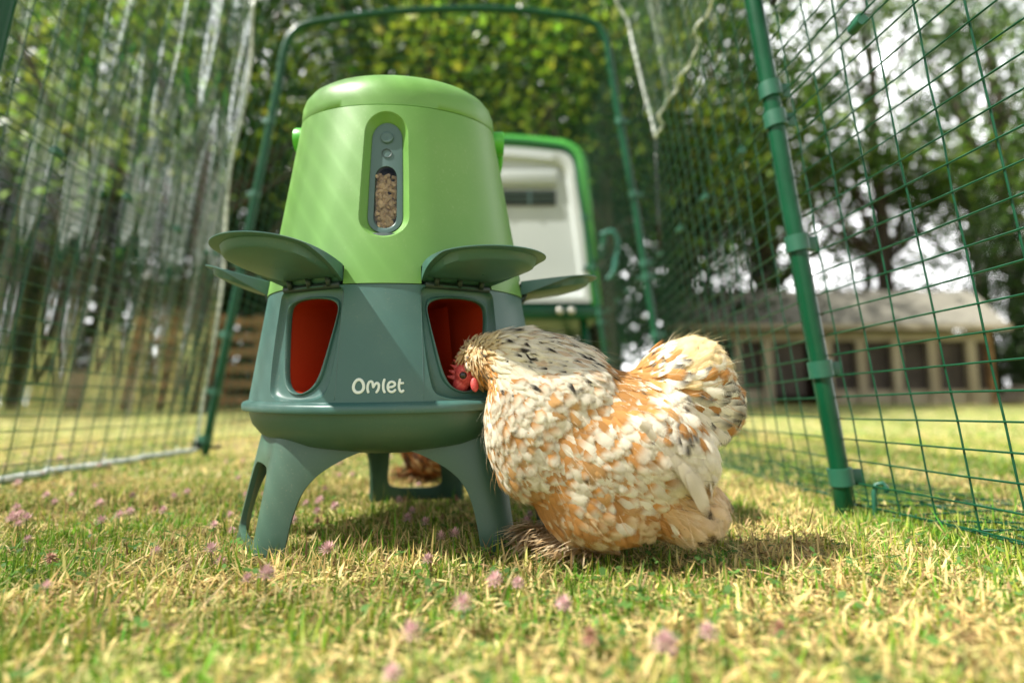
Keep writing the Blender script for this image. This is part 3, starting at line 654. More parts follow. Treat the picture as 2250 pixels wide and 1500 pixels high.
for (y0, y1) in ((-.28, .785), (.785, 1.775), (1.775, 2.72)):
    for nm, a_, b_ in (('mesh_panel', .012, sL - .006), ('mesh_panel', sL + .006, sLT), ('roof_mesh', sLT + .01, sRT - .01), ('mesh_panel', sRT, sR - .006), ('mesh_panel', sR + .006, STOT - .012)):
        o = panel(nm, y0, y1, a_, b_)
    for right in (False, True):
        for t in (.18, .40, .62, .85):
            y = y0 + (y1 - y0) * t; s = sR if right else sL; P = arch_at(y, np.array([s - .004, s, s + .004]), .018)[1] - RUNO
            b = MB(); b.tube(P + np.array([[0, -.010, 0], [0, .010, 0]]), .0068, 10); b.box(P + [0, 0, .007], (.007, .016, .006), bev=.001); b.build('joint_clip', M['clip'], RUN, angle=40)
# skirt mesh lying on the grass outside the walls
for sg in (-1, 1):
    for (y0, y1) in ((-.28, .785), (.785, 1.775)):
        b = MB()
        for k in range(8):
            P = np.array([arch_at(y, np.array([0. if sg < 0 else STOT]))[0] + [sg * (.03 + .034 * k), 0, .012] for y in np.linspace(y0, y1, 8)]); P[:, 2] = gz(P[:, 0], P[:, 1]) + .012 + rw.normal(0, .003, 8); b.tube(P - RUNO, .0012, 5)
        for y in np.arange(y0 + .02, y1, .055):
            e = arch_at(y, np.array([0. if sg < 0 else STOT]))[0]; P = e + np.array([[sg * .02, 0, 0], [sg * .14, 0, 0], [sg * .28, 0, 0]]); P[:, 2] = gz(P[:, 0], P[:, 1]) + .013 + rw.normal(0, .003, 3); b.tube(P - RUNO, .0012, 5)
        b.build('ground_skirt', M['wire'], RUN)
for (x, y) in ((.470, .752),):
    b = MB(); b.tube(np.array([[x - .004, y, -.03], [x - .003, y, .032], [x, y - .001, .044], [x + .007, y - .003, .046], [x + .011, y - .004, .040], [x + .0105, y - .004, .034]]) - RUNO, .0032, 8); b.build('ground_hook', M['clip'], RUN)

# padlock hanging on the mesh near the top of the right hand arch
PD = empty('padlock', (.377, .755, .752)); tag(PD, 'black snap lock hooked on the mesh beside the tall front tube', 'lock')
b = MB(); b.box((0, 0, .012), (.016, .016, .042), bev=.005); b.box((.001, -.003, .036), (.018, .014, .012), bev=.003); b.build('lock_body', M['black'], PD)
t = np.linspace(0, 1.35 * np.pi, 20); b = MB(); b.tube(np.stack([.004 - .002 * t, .001 + .013 * np.cos(t), -.012 - .016 * np.sin(t)], -1), .0034, 8); b.build('hook', M['black'], PD)

# clear plastic cover over the tunnel
CV = empty('clear_cover', (-.2, .8, 0)); tag(CV, 'clear plastic rain cover draped over the mesh run', 'cover')
sv = np.concatenate([np.linspace(.0, s_of_z(.915, True), 150)])
def rear_y(s): return np.interp(s, [0, s_of_z(1.35, False), STOT * .5, s_of_z(1.35, True), s_of_z(.915, True)], [1.80, 1.585, 1.62, 1.66, 1.566])
def cover_pt(s, t):
    y1 = rear_y(s); y = .2 + (y1 - .2) * t; P = np.array([arch_at(yy, np.array([ss - .004, ss, ss + .004]), .026)[1] for yy, ss in zip(np.atleast_1d(y), np.atleast_1d(s))])
    return P
Vs = []
for t in np.linspace(0, 1, 90):
    P = cover_pt(sv, np.full(len(sv), t)); yy = P[:, 1]
    rip = .0060 * np.sin(yy * 38 + 2 * np.sin(sv * 3)) + .007 * np.sin(yy * 17 + sv * 2.1) + .0045 * np.sin(yy * 71 + 3 * sv)
    nx = np.where(sv < STOT * .35, -1, np.where(sv > STOT * .65, 1, 0)); P[:, 0] += nx * (.012 + rip); P[:, 2] += np.where(nx == 0, .012 + rip, 0); P[:, 2] = np.maximum(P[:, 2], .012); Vs.append(P)
Vs = np.array(Vs); b = MB(); b.grid(Vs - RUNO); b.build('sheet', M['film'], CV)
for P, r_ in ((Vs[-1] + [0, -.004, 0], .0045), (Vs[:, 0] + [0, 0, .004], .006), (Vs[:, -1], .0032)):
    b = MB(); V0 = P - RUNO; d = np.gradient(V0, axis=0); nn_ = np.cross(d, [0, 0, 1.]); n = len(V0); 
    b.tube(V0, r_, 8); b.build('hem', M['hem'], CV)
pa = Vs[-1, -1]; b = MB(); b.tube(np.array([pa, pa + [.002, .01, -.10], pa + [.006, .02, -.22], pa + [.01, .03, -.33]]) - RUNO, .004, 6); b.build('tie_cord', M['black'], CV)
e0 = Vs[-1, 0]; b = MB(); b.tube(np.array([e0 + [0, 0, .03], e0 + [.03, .01, .01], e0 + [.07, .0, .012]]) - RUNO, .006, 8); b.ell(e0 + [0, 0, .02] - RUNO, (.016, .016, .02)); b.build('corner_toggle', M['black'], CV)

# ------------------------------------------------------------------ coop at the end of the run
CO = empty('chicken_coop', (-.225, 2.95, .055)); tag(CO, 'pale grey plastic chicken coop with rounded green edging raised on legs', 'coop')
def coop_prof(hw0, hw1, z0_, z1, r_, crown=.03, n=10):
    pts = [(-hw0, z0_)]
    a = np.linspace(np.pi, np.pi / 2, n); pts += [(-hw1 + r_ + r_ * math.cos(t), z1 - r_ + r_ * math.sin(t)) for t in a]
    pts += [(x, z1 + crown * (1 - (x / (hw1 - r_)) ** 2)) for x in np.linspace(-hw1 + r_, hw1 - r_, 9)[1:-1]]
    a = np.linspace(np.pi / 2, 0, n); pts += [(hw1 - r_ + r_ * math.cos(t), z1 - r_ + r_ * math.sin(t)) for t in a]
    return np.array(pts + [(hw0, z0_)])
def extrude_loops(b, loops):    # loops of (profile, y)
    V = np.array([np.stack([p[:, 0], np.full(len(p), y), p[:, 1]], -1) for p, y in loops]); b.grid(V, closed=True)
Kx = 1.12; zc = lambda z: .14 + (z - .14) * Kx     # stands a little behind the last arch
PO = coop_prof(.66, .60, .62, 1.50, .13); PI_ = coop_prof(.64, .575, .64, 1.46, .12)
bd = MB(); extrude_loops(bd, [(PO * [.97, 1], -.02), (PO, 0), (PO * [1.0, 1], .75), (PO * [.97, 1], .78), (PO * [.02, 0] + [0, 1.0], .79)]); bd.build('shell', M['coop_green'], CO, angle=50)
ed = MB(); V = np.stack([PO[:, 0], np.full(len(PO), -.02), PO[:, 1]], -1); ed.tube(V, .034, 12); ed.build('edge_trim', M['coop_green'], CO)
fr = MB(); extrude_loops(fr, [(PI_, -.01), (PI_, -.040), (PI_ * [.99, 1] + [0, -.004], -.046), (coop_prof(.60, .53, .67, 1.41, .10), -.046), (coop_prof(.59, .52, .68, 1.40, .10), -.036), (coop_prof(.585, .515, .69, 1.39, .095), -.018), (coop_prof(.5, .45, .75, 1.32, .07), -.017), (PO * [.02, 0] + [0, 1.0], -.017)]); fr.build('end_panel', M['coop_white'], CO, angle=40)
hd_ = MB(); hd_.box((0, -.028, 1.315), (.94, .03, .09), bev=.014); hd_.build('moulded_ledge', M['coop_white'], CO, angle=40)
vt = MB(); vt.box((.17, -.022, 1.205), (.58, .012, .085), bev=.004); vv = vt.build('vent', M['black'], CO, smooth=False)
vt = MB()
for z in (1.185, 1.207, 1.230): vt.box((.17, -.034, z), (.56, .010, .006), rot=Matrix.Rotation(R(25), 4, 'X'))
for x in (.17, .02, .32): vt.box((x, -.034, 1.205), (.010, .010, .085))
vt.build('louvres', M['teal_grey'], vv, smooth=False)
bs = MB(); bs.box((0, .36, .585), (1.36, .84, .075), bev=.02); bs.build('base_frame', M['post'], CO, angle=40)
for x in (.47, .53):
    b = MB(); b.lathe([(.0005, -.02), (.014, -.02), (.017, -.014), (.017, 0)], 16, axis='y'); b.v[0] = b.v[0] * [1, -1, 1] + [x, -.072, .585]; b.build('bolt_head', M['steel'], CO)
for x in (-.6, .6):
    for y in (.02, .70): b = MB(); b.tube([(x, y, .56), (x * 1.04, y, .3), (x * 1.08, y, -.08)], .022, 12); b.build('leg', M['post'], CO)
b = MB(); b.tube(catmull([(.68, -.1, .98), (.74, -.12, .99), (.765, -.12, .94), (.755, -.12, .86), (.74, -.12, .78), (.71, -.11, .74)], 6), .011, 10); b.build('door_handle', mat('turquoise plastic', (.02, .16, .12), .4), CO)
b = MB(); b.tube([(.60, -.06, .80), (.68, -.1, .86), (.70, -.1, .98)], .014, 8); b.build('door_bracket', M['post'], CO)

# ------------------------------------------------------------------ long timber aviary on the right
AV = empty('timber_aviary', (2.3, 8, .19)); tag(AV, 'long low timber aviary with a grey felt roof and dark netted bays', 'aviary')
def px(p): return (p - 1125) / 1250 * 8.0 - 2.3
b = MB(); b.add([(-.2, -.25, 1.10), (4.55, -.25, 1.10), (4.86, .7, 1.78), (-.35, .7, 1.78), (-.2, -.25, 1.06), (4.55, -.25, 1.06), (4.86, .7, 1.72), (-.35, .7, 1.72)], [np.array([[0, 1, 2, 3], [7, 6, 5, 4], [0, 4, 5, 1], [1, 5, 6, 2], [2, 6, 7, 3], [3, 7, 4, 0]])]); b.build('roof', M['felt'], AV, smooth=False)
b = MB(); b.box((2.17, -.265, 1.075), (4.78, .03, .07)); b.build('fascia', M['wood_pale'], AV, smooth=False)
b = MB(); b.box((2.2, -.02, .97), (4.4, .06, .13)); b.build('top_rail', M['wood_pale'], AV, smooth=False)
for x0, x1 in ((0, px(1690)), (px(1800), 4.4)): b = MB(); b.box(((x0 + x1) / 2, .0, .10), (x1 - x0, .05, .24)); b.build('kick_board', M['wood_pale'], AV, smooth=False)
for p in (1490, 1560, 1620, 1685, 1815, 1890, 1967, 2047, 2131): b = MB(); b.box((px(p), -.035, .46), (.13 if p != 1620 else .09, .07, .93)); b.build('post', M['wood_pale'], AV, smooth=False)
for x in (4.42, 0): b = MB(); b.box((x, .3, .55), (.05, .72, 1.1)); b.build('end_wall', M['wood_brown'], AV, smooth=False)
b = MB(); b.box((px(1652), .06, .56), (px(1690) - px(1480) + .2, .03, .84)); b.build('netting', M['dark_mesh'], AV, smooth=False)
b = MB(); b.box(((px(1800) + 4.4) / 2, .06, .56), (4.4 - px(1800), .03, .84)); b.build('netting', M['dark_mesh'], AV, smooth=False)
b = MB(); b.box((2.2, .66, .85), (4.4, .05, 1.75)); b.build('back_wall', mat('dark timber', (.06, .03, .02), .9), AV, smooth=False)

# ------------------------------------------------------------------ timber stack and straw bales on the left
TS = empty('pallet_stack', (-2.6, 6.0, float(gz(-2.6, 6)))); tag(TS, 'row of brown slatted wooden pallets stood behind the run', 'pallets')
for i in range(5):
    x0 = -1.0 + i * .9
    b = MB()
    for k in range(6): b.box((x0, .0, .09 + k * .165), (.86, .025, .095), bev=.004)
    b.build('slats', M['wood_brown'], TS, smooth=False)
    b = MB()
    for dx in (-.38, 0, .38): b.box((x0 + dx, .07, .5), (.09, .09, 1.0), bev=.005)
    b.build('bearers', M['wood_brown'], TS, smooth=False)
rb = np.random.default_rng(4)
for i, (x, y, z, w_, h_, a_) in enumerate(((-4.35, 6.3, 0, 1.0, .42, .1), (-3.55, 6.4, 0, .85, .42, -.1), (-4.1, 6.4, .42, 1.0, .40, -.05), (-3.75, 6.45, .82, .7, .3, .15))):
    b = MB(); b.box((0, 0, h_ / 2), (w_, .5, h_), bev=.06); V = b.v[0]; o = b.build('straw_bale', M['straw'], None)
    bake(o, ('SUBSURF', dict(levels=3, render_levels=3, subdivision_type='SIMPLE')))
    nv = len(o.data.vertices); co = np.zeros(nv * 3); o.data.vertices.foreach_get('co', co); co = co.reshape(-1, 3); co += rb.normal(0, .012, co.shape); o.data.vertices.foreach_set('co', co.ravel())
    o.location = (x, y, float(gz(x, y)) + z); o.rotation_euler = (0, 0, a_)
    tag(o, ['weathered straw bale at the far left end of the heap', 'weathered straw bale on the grass nearest the pallets', 'straw bale lying in the middle layer of the heap', 'small straw bale on top of the heap'][i], 'straw bale', 'heap of straw bales')
LG = []
for i, (x, y, z) in enumerate(((7.25, 8.2, .08), (7.5, 8.25, .08), (7.75, 8.2, .08), (7.38, 8.22, .22), (7.62, 8.22, .22))):
    b = MB(); b.tube([(0, -.25, 0), (0, .25, 0)], .09, 12); o = b.build('log', M['wood_pale']); o.location = (x, y, float(gz(x, y)) + z); tag(o, 'cut pale log in the small stack beyond the aviary end', 'log', 'stack of cut logs')

# ------------------------------------------------------------------ trees
def crown_mesh(seed, spec, nleaf, size, pal):
    """spec: list of (centre, radii); leaves gather in sprays spread through the volume"""
    r = np.random.default_rng(seed); vol = np.array([np.prod(q[1]) for q in spec]) ** .8; vol /= vol.sum()
    ns = max(30, nleaf // 34); idx = r.choice(len(spec), ns, p=vol); d = r.normal(0, 1, (ns, 3)); d /= np.linalg.norm(d, axis=1)[:, None]
    rr = r.uniform(.25, 1, ns) ** .5; cc = np.array([spec[i][0] for i in idx]) + d * rr[:, None] * np.array([spec[i][1] for i in idx])
    si = r.choice(ns, nleaf); sp = r.uniform(.16, .38, ns)
    p = cc[si] + r.normal(0, 1, (nleaf, 3)) * sp[si][:, None] * [1.1, 1.1, .6]
    n_ = r.normal(0, 1, (nleaf, 3)) + [0, -.2, .9]; n_ /= np.linalg.norm(n_, axis=1)[:, None]
    t = np.cross(n_, r.normal(0, 1, (nleaf, 3))); t /= np.linalg.norm(t, axis=1)[:, None]; s_ = np.cross(n_, t)
    L_ = size * r.uniform(.6, 1.3, nleaf)[:, None]
    V = np.stack([p - t * L_ * .5, p + s_ * L_ * .30 - t * L_ * .05, p + t * L_ * .5 - n_ * L_ * .12, p - s_ * L_ * .30 - t * L_ * .05], 1)
    pal = np.array(pal); base = pal[r.choice(len(pal), ns)][si] * r.uniform(.65, 1.35, (nleaf, 1)) * (1 + r.normal(0, .1, (nleaf, 3)))
    b = MB(); b.add(V.reshape(-1, 3), [np.arange(nleaf)[:, None] * 4 + np.arange(4)[None]], np.repeat(np.clip(base, .005, .8), 4, 0)); return b, cc
def trunk_mesh(seed, H_, r0, targets, lean=(0, 0)):
    r = np.random.default_rng(seed); b = MB(); n = 10; t = np.linspace(0, 1, n)
    P = np.stack([lean[0] * t + r.normal(0, .05, n) * t, lean[1] * t + r.normal(0, .05, n) * t, -.15 + (H_ + .15) * t], -1)
    b.tube(P, r0 * (1 - .72 * t) * (1 + .5 * np.exp(-t * 16)), 12)
    for c_ in targets:
        i = int(np.clip(c_[2] / H_ * n * .6, 2, n - 2)); a = P[i]; m_ = (a + c_) / 2 + [0, 0, -.12 * np.linalg.norm(c_ - a)] + r.normal(0, .1, 3)
        q = np.array([a, a * .6 + m_ * .4, m_, m_ * .45 + c_ * .55, c_]); rr = r0 * (1 - .72 * i / n) * .55; b.tube(q, np.linspace(rr, rr * .12, 5), 7)
    return b
DK = [(.005, .018, .003), (.009, .028, .004), (.014, .040, .006), (.035, .075, .010)]
MD = [(.018, .050, .007), (.036, .090, .012), (.070, .145, .018), (.13, .22, .025)]
LT = [(.016, .05, .006), (.03, .085, .010), (.20, .34, .025), (.30, .38, .04), (.05, .12, .014)]
KIND = {
 'tall': (1, [((0, 0, 5.2), (1.9, 1.5, 2.3)), ((-1.1, .2, 3.6), (1.2, 1.1, 1.2)), ((1.1, -.2, 3.9), (1.3, 1.1, 1.3)), ((.2, .3, 7.2), (1.2, 1.1, 1.5))], 11500, .11, MD, 7.2, .17),
 'dense': (2, [((0, 0, 2.6), (1.8, 1.3, 2.2)), ((-1, .2, 1.4), (1.2, 1., 1.2)), ((1, .1, 1.6), (1.2, 1., 1.3)), ((.1, .2, 5.0), (1.5, 1.2, 1.7))], 16500, .10, DK, 4.6, .13),
 'light': (3, [((0, 0, 4.2), (1.7, 1.2, 1.8)), ((-1.2, -.2, 3.0), (1.1, 1, 1.1)), ((1.0, .1, 3.1), (1.1, 1, 1.0)), ((.1, 0, 5.9), (1.1, 1, 1.2))], 9000, .095, LT, 5.6, .11),
 'open': (4, [((0, 0, 5.6), (2.1, 1.5, 2.2)), ((-1.4, .2, 4.0), (1.3, 1.1, 1.1)), ((1.4, -.1, 4.2), (1.3, 1.1, 1.1)), ((0, .2, 7.8), (1.4, 1.2, 1.2))], 8600, .115, MD, 7.6, .16)}
PROTO = {}
def tree(kind, x, y, s_, rz, label, group='trees behind the run', dz=0.):
    seed, spec, nl, size, pal, H_, r0 = KIND[kind]
    if kind not in PROTO:
        cb, cc = crown_mesh(seed, [(np.array(c), np.array(q)) for c, q in spec], nl, size, pal)
        tg = [np.array(c) for c, q in spec] + [cc[i] for i in range(0, min(len(cc), 90), 9)]
        root = empty('tree'); tk = trunk_mesh(seed + 50, H_, r0, tg).build('trunk', M['bark'], root); cr = cb.build('crown', M['leaf'], root, smooth=False)
        PROTO[kind] = root
    else:
        root = PROTO[kind].copy(); COL.objects.link(root)
        for ch in PROTO[kind].children:
            c = ch.copy(); COL.objects.link(c); c.parent = root
    root.location = (x, y, float(gz(x, y)) + dz); root.scale = (s_, s_, s_); root.rotation_euler = (0, 0, rz); tag(root, label, 'tree', group)
TR = [('dense', -8.35, 9.65, .62, 2.4, 'low dark bush directly behind the other left skyline bushes'),
      ('dense', -7.55, 8.55, .5, 5.0, 'low dark bush between the bales and the left skyline bushes'), ('tall', -8.6, 4.6, 1.0, 1.7, 'tall tree standing nearest on the far left outside the run'), ('dense', -9.6, 6.4, 1.1, .4, 'dark dense tree at the far left side of the garden'),
      ('dense', -7.4, 8.1, .5, 3.0, 'low dark bush at the left edge further back than the bales'), ('dense', -8.9, 9.4, .55, 1.2, 'low dark bush outermost on the left skyline'), ('dense', 8.0, 9.6, .5, 3.6, 'low dark bush behind the cut logs'),
      ('dense', -6.4, 6.6, .5, 2.0, 'low dark bush at the far left beside the straw bales'), ('dense', -5.0, 7.1, .5, .6, 'low dark bush right behind the straw bales'),
      ('dense', 4.4, 12.6, 1.0, 2.0, 'dark dense tree filling the gap behind the left half of the aviary'), ('dense', 8.2, 12.8, .95, 4.2, 'dark dense tree filling the gap behind the right half of the aviary'), ('dense', -8.2, 8.6, 1.1, 2.2, 'dark dense tree outermost on the far left'), ('light', -4.9, 6.2, 1.0, 5.1, 'yellow green leafy tree furthest left behind the cover'),
      ('dense', -6.2, 7.6, 1.15, .3, 'dark dense tree at the far left edge behind the cover'), ('dense', -4.2, 8.2, 1.1, 1.9, 'dark dense tree directly behind the heap of straw bales'),
 ('dense', -2.3, 8.0, 1.15, 4.0, 'dark dense tree behind the brown pallets'), ('dense', -.4, 7.7, 1.2, 2.6, 'dark dense tree behind the feeder and coop'), ('dense', 1.5, 8.4, 1.1, 5.2, 'dark dense tree between the coop and the aviary'),
 ('light', -2.9, 5.2, 1.0, .9, 'yellow green leafy tree at left seen through the cover'), ('light', -.9, 5.9, 1.05, 2.2, 'yellow green leafy tree showing above the feeder lid'), ('light', 1.0, 6.0, 1.05, 3.7, 'yellow green leafy tree showing through the top of the far arch'),
 ('tall', -4.6, 10.2, 1.15, 1.0, 'tall tree rising behind the left dark trees'), ('tall', -1.6, 10.5, 1.2, 2.5, 'tall tree rising behind the pallets'), ('tall', 1.4, 10.6, 1.15, 4.4, 'tall tree rising behind the coop'),
 ('tall', 3.2, 10.2, 1.1, .4, 'tall tree behind the left end of the aviary roof'), ('open', 5.0, 11.2, 1.15, 1.5, 'tall open tree behind the middle of the aviary'), ('open', 7.4, 11.0, 1.15, 3.3, 'tall open tree behind the right bays of the aviary'),
 ('tall', 9.0, 10.0, 1.0, 5.0, 'tall tree beyond the right end of the aviary'), ('open', 3.8, 13.0, 1.3, 2.9, 'distant open tree above the left of the aviary roof'), ('open', 10.4, 12.4, 1.2, .7, 'distant open tree at the far right'), ('tall', 6.3, 13.4, 1.2, 2.0, 'distant tree in the gap between the open trees'),
 ('dense', 8.7, 9.2, .55, 1.0, 'low dark bushy tree just right of the aviary end'), ('dense', 10.0, 9.8, .6, 2.2, 'low dark bushy tree at the right edge of the garden'), ('open', -7.6, 10.5, 1.1, 2.1, 'open tree at the far left background'),
 ('tall', -3.0, 12.6, 1.3, 3.9, 'tallest tree in the left background'), ('tall', .2, 12.8, 1.3, .2, 'tallest tree in the middle background')]
for a in TR: tree(*a)

# ------------------------------------------------------------------ hens
def pal_main(p, u, v, rn, reg, r1, r2, r3):
    """albedo of a feather point; u 0 root..1 tip, v -1..1"""
    W_ = np.array([.88, .80, .65]); O_ = np.array([.52, .25, .075]); G_ = np.array([.68, .42, .15]); B_ = np.array([.03, .025, .02]); BU = np.array([.66, .43, .20])
    N = len(u); av = abs(v); c = np.tile(W_, (N, 1)); lim = lambda x: np.clip(x, 0, 1)[:, None]
    mix = lambda A, B, t: A * (1 - lim(t)) + B * lim(t)
    # body: white, white tipped orange, or plain orange feathers
    scal = np.clip((u - .50 - .16 * (r2 - .5)) * 5, 0, 1) * np.clip((1.02 - av * (.75 + .4 * r3)) * 3.2, 0, 1)
    body = mix(O_ * (.8 + .5 * r3)[:, None], W_ * (.9 + .15 * r2)[:, None], scal); body = np.where((r1 < .22)[:, None], mix(np.tile(W_ * .98, (N, 1)), O_, np.clip((.42 - u) * 3, 0, 1)), body)
    body = np.where((r1 > .84)[:, None], mix(O_ * (.75 + .5 * r2)[:, None], BU, u * .7), body); body = np.where(((r1 > .40) & (r1 < .43))[:, None], mix(body, B_, (.75 - av) * 3 * np.clip((u - .75) * 6, 0, 1)), body)
    neck = mix(np.tile(np.array([.74, .60, .38]), (N, 1)), np.array([.82, .75, .60]), (u - .05) * 2.4)
    neck = np.where((r1 < .25)[:, None], mix(neck, B_, (1 - av * 1.1) * 3 * np.clip((u - .45) * 4, 0, 1)), neck)
    neck = np.where((r1 > .86)[:, None], mix(neck, O_, .5 + 0 * u), neck)
    head = mix(mix(np.tile(np.array([.62, .27, .055]), (N, 1)), np.array([.80, .64, .38]), (p[:, 2] - .180) * 45 + r3 * .5), np.array([.80, .70, .50]), u * r2 * .8)
    head = np.where((r1 < .14)[:, None], mix(head, B_ * 3, (1 - av) * 2 * np.clip((u - .4) * 4, 0, 1)), head)
    sad = mix(np.tile(O_, (N, 1)), np.array([.80, .62, .36]), (u - .5) * 3 * r2)
    sad = np.where((r1 < .3)[:, None], mix(sad, B_, (.8 - av) * 4 * np.clip((u - .6) * 5, 0, 1)), sad); sad = np.where((r1 > .45)[:, None], mix(sad, W_, (u - .45) * 4), sad)
    tail = mix(np.tile(G_, (N, 1)), np.array([.82, .66, .38]), u)
    tw = np.where((r1 < .45)[:, None], mix(np.tile(W_, (N, 1)), B_, np.clip((u - .42) * 3.5, 0, 1) * np.clip(1.05 - av * 1.15, 0, 1) * np.clip((1.02 - u) * 6, 0, 1)), np.where((r1 < .8)[:, None], W_ * .98, O_))
    td = mix(np.tile(np.array([.10, .095, .08]), (N, 1)), np.array([.5, .46, .38]), (r2 - .4) * 1.5 * u)
    fluff = mix(np.tile(BU, (N, 1)), np.array([.78, .62, .42]), (u - .3) * 1.6 * (r2 + .3)); fluff = np.where((r1 < .07)[:, None], mix(fluff, B_, (.9 - av) * 3 * np.clip((u - .6) * 4, 0, 1)), fluff)
    belly = mix(np.tile(O_, (N, 1)), np.array([.78, .60, .37]), scal * (r1 < .62))
    foot = mix(np.tile(np.array([.46, .30, .14]), (N, 1)), np.array([.72, .60, .40]), u * r2 * 1.3)
    out = np.zeros((N, 3))
    for i, A in enumerate((body, neck, head, sad, tail, tw, td, fluff, belly, foot)): out = np.where((reg == i)[:, None], A, out)
    return out
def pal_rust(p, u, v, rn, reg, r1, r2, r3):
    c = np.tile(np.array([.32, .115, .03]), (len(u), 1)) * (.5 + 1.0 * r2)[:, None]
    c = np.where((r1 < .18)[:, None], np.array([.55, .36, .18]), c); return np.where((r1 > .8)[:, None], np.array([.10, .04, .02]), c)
ELL = [((.085, 0, .098), (.088, .066, .076), 18), ((.030, 0, .108), (.046, .056, .056), 30), ((.02, .0, .140), (.044, .050, .040), 0), ((.040, .003, .166), (.050, .042, .038), 0), ((.022, 0, .124), (.0465, .057, .058), 8), ((.020, .006, .176), (.045, .039, .035), 0), ((.055, 0, .140), (.055, .060, .050), 20), ((.004, .008, .186), (.040, .032, .027), 0), ((-.022, .024, .189), (.026, .024, .023), 0), ((-.038, .036, .188), (.019, .018, .020), 0), ((-.028, .030, .172), (.018, .016, .016), 0),
       ((.090, 0, .131), (.062, .052, .038), 8), ((.142, 0, .142), (.030, .042, .032), 0), ((.165, 0, .162), (.038, .042, .038), 0), ((.146, 0, .164), (.028, .036, .028), 0), ((.184, 0, .142), (.027, .038, .038), 0), ((.170, 0, .128), (.03, .036, .03), 0), ((.153, 0, .048), (.040, .056, .032), -12), ((.085, 0, .052), (.064, .058, .040), 0), ((.118, -.040, .105), (.060, .030, .040), 22), ((.118, .040, .105), (.060, .030, .040), 22)]
def hen(name, label, loc, rz, mir, seed, pal, nf, group=None, face=True):
    r = np.random.default_rng(seed); root = empty(name, loc); tag(root, label, 'hen', group)
    root.rotation_euler = (0, 0, rz)
    b = MB()
    for c, q, tl in ELL: b.ell(c, q, Matrix.Rotation(R(tl), 4, 'Y'), 28, 18)
    body = b.build('body', M['plume_skin'], root)
    bake(body, ('REMESH', dict(mode='VOXEL', voxel_size=.0045)), ('SMOOTH', dict(factor=.6, iterations=34)))
    me = body.data; me.polygons.foreach_set('use_smooth', [True] * len(me.polygons))
    nv = len(me.vertices); co = np.zeros(nv * 3); me.vertices.foreach_get('co', co); co = co.reshape(-1, 3)
    no = np.zeros(nv * 3); me.vertices.foreach_get('normal', no); no = no.reshape(-1, 3)
    np_ = len(me.polygons); ar = np.zeros(np_); me.polygons.foreach_get('area', ar); vi = [p.vertices[:] for p in me.polygons]
    v4 = np.array([x if len(x) == 4 else (*x, x[-1]) for x in vi])
    fc = co[v4].mean(1)
    wgt = ar * np.where(fc[:, 1] < .015, 1.0, .55) * np.where((fc[:, 0] < .07) & (fc[:, 2] > .15), 1.9, 1.0)
    f = r.choice(np_, nf, p=wgt / wgt.sum()); wts = r.dirichlet([1] * 4, nf)
    p = (co[v4[f]] * wts[:, :, None]).sum(1); n_ = (no[v4[f]] * wts[:, :, None]).sum(1); n_ /= np.linalg.norm(n_, axis=1)[:, None]
    fcen = np.array([-.048, .020, .170])
    keep = (np.linalg.norm((p - fcen) * [1, .8, 1], axis=1) > .0125) & ~((p[:, 0] < -.042) & (p[:, 2] < .172)); p, n_ = p[keep], n_[keep]; N = len(p)
    x, y, z = p.T
    # regions: 0 body 1 neck 2 head 3 saddle 4 tail gold 5 tail white/black 6 tail dark 7 rear fluff 8 belly
    reg = np.zeros(N, int); jit = r.normal(0, .006, N)
    reg[(x < .080 + jit) & (z > .157 + jit + x * .26)] = 1
    reg[(x < -.016 + jit * .7) & (z > .15)] = 2
    reg[(z > .150 + jit) & (x >= .072) & (x < .135)] = 3
    tl_ = (x > .134 + jit * .5) & (z > .122 + jit * .5)
    reg[tl_] = 4; reg[tl_ & ((z < .158 + (x - .15) * .5 + jit) | (x < .140) | (x > .184 + jit))] = 5; reg[tl_ & (x > .203 + jit * .3) & (z < .165)] = 6
    reg[(x > .128 + jit) & (z < .078 + jit)] = 7; reg[(z < .060 + jit) & (x < .13)] = 8
    org = np.where((reg[:, None] >= 4) & (reg[:, None] <= 6), np.array([[.120, 0, .150]]), np.array([[-.055, .012, .205]]))
    fl_ = p - org + r.normal(0, .012, (N, 3))
    fl_[(reg == 0) | (reg == 8)] += np.array([.03, 0, -.03]); fl_[reg == 7] = np.array([.8, 0, -.55]) + r.normal(0, .25, ((reg == 7).sum(), 3))
    m_ = (reg == 4); fl_[m_] += np.stack([.02 + 0 * x[m_], 0 * x[m_], .03 + 0 * x[m_]], -1)
    t = fl_ - n_ * (fl_ * n_).sum(1)[:, None]; t /= np.linalg.norm(t, axis=1)[:, None] + 1e-9
    s_ = np.cross(n_, t); tw = r.normal(0, .18, N)[:, None]; s_ = s_ + n_ * tw; s_ /= np.linalg.norm(s_, axis=1)[:, None]
    Ls = np.array([.023, .026, .0135, .027, .028, .026, .028, .026, .025, .02]); Ws = np.array([.0170, .0066, .0036, .010, .0150, .0150, .016, .013, .0145, .01]); Lf = np.array([.22, .24, .32, .20, .26, .24, .24, .22, .20, .2])
    wing = (reg == 0) & (x > .09) & (z < .135) & (z > .062) & (abs(y) > .03)
    sc_ = r.uniform(.78, 1.25, N); L_ = Ls[reg] * sc_; L_[wing] *= 1.25; L_[(reg == 3) & (x > .095)] *= .7; W0 = Ws[reg] * sc_ * r.uniform(.85, 1.15, N); lift = Lf[reg] * r.uniform(.5, 1.5, N)
    r1 = r.random(N); r2 = r.random(N); r3 = r.random(N); wm = wing & (x > .12); r1[wm] *= .4
    r1 = np.where(reg == 0, np.clip(r1 + (.085 - z) * 1.7 - wing * .12 + .03 * np.sin(x * 70 + z * 90), 0, .99), r1)
    u = np.array([0, .22, .45, .65, .82, .93, 1.0]); vv = np.array([-1, -.5, 0, .5, 1.0])
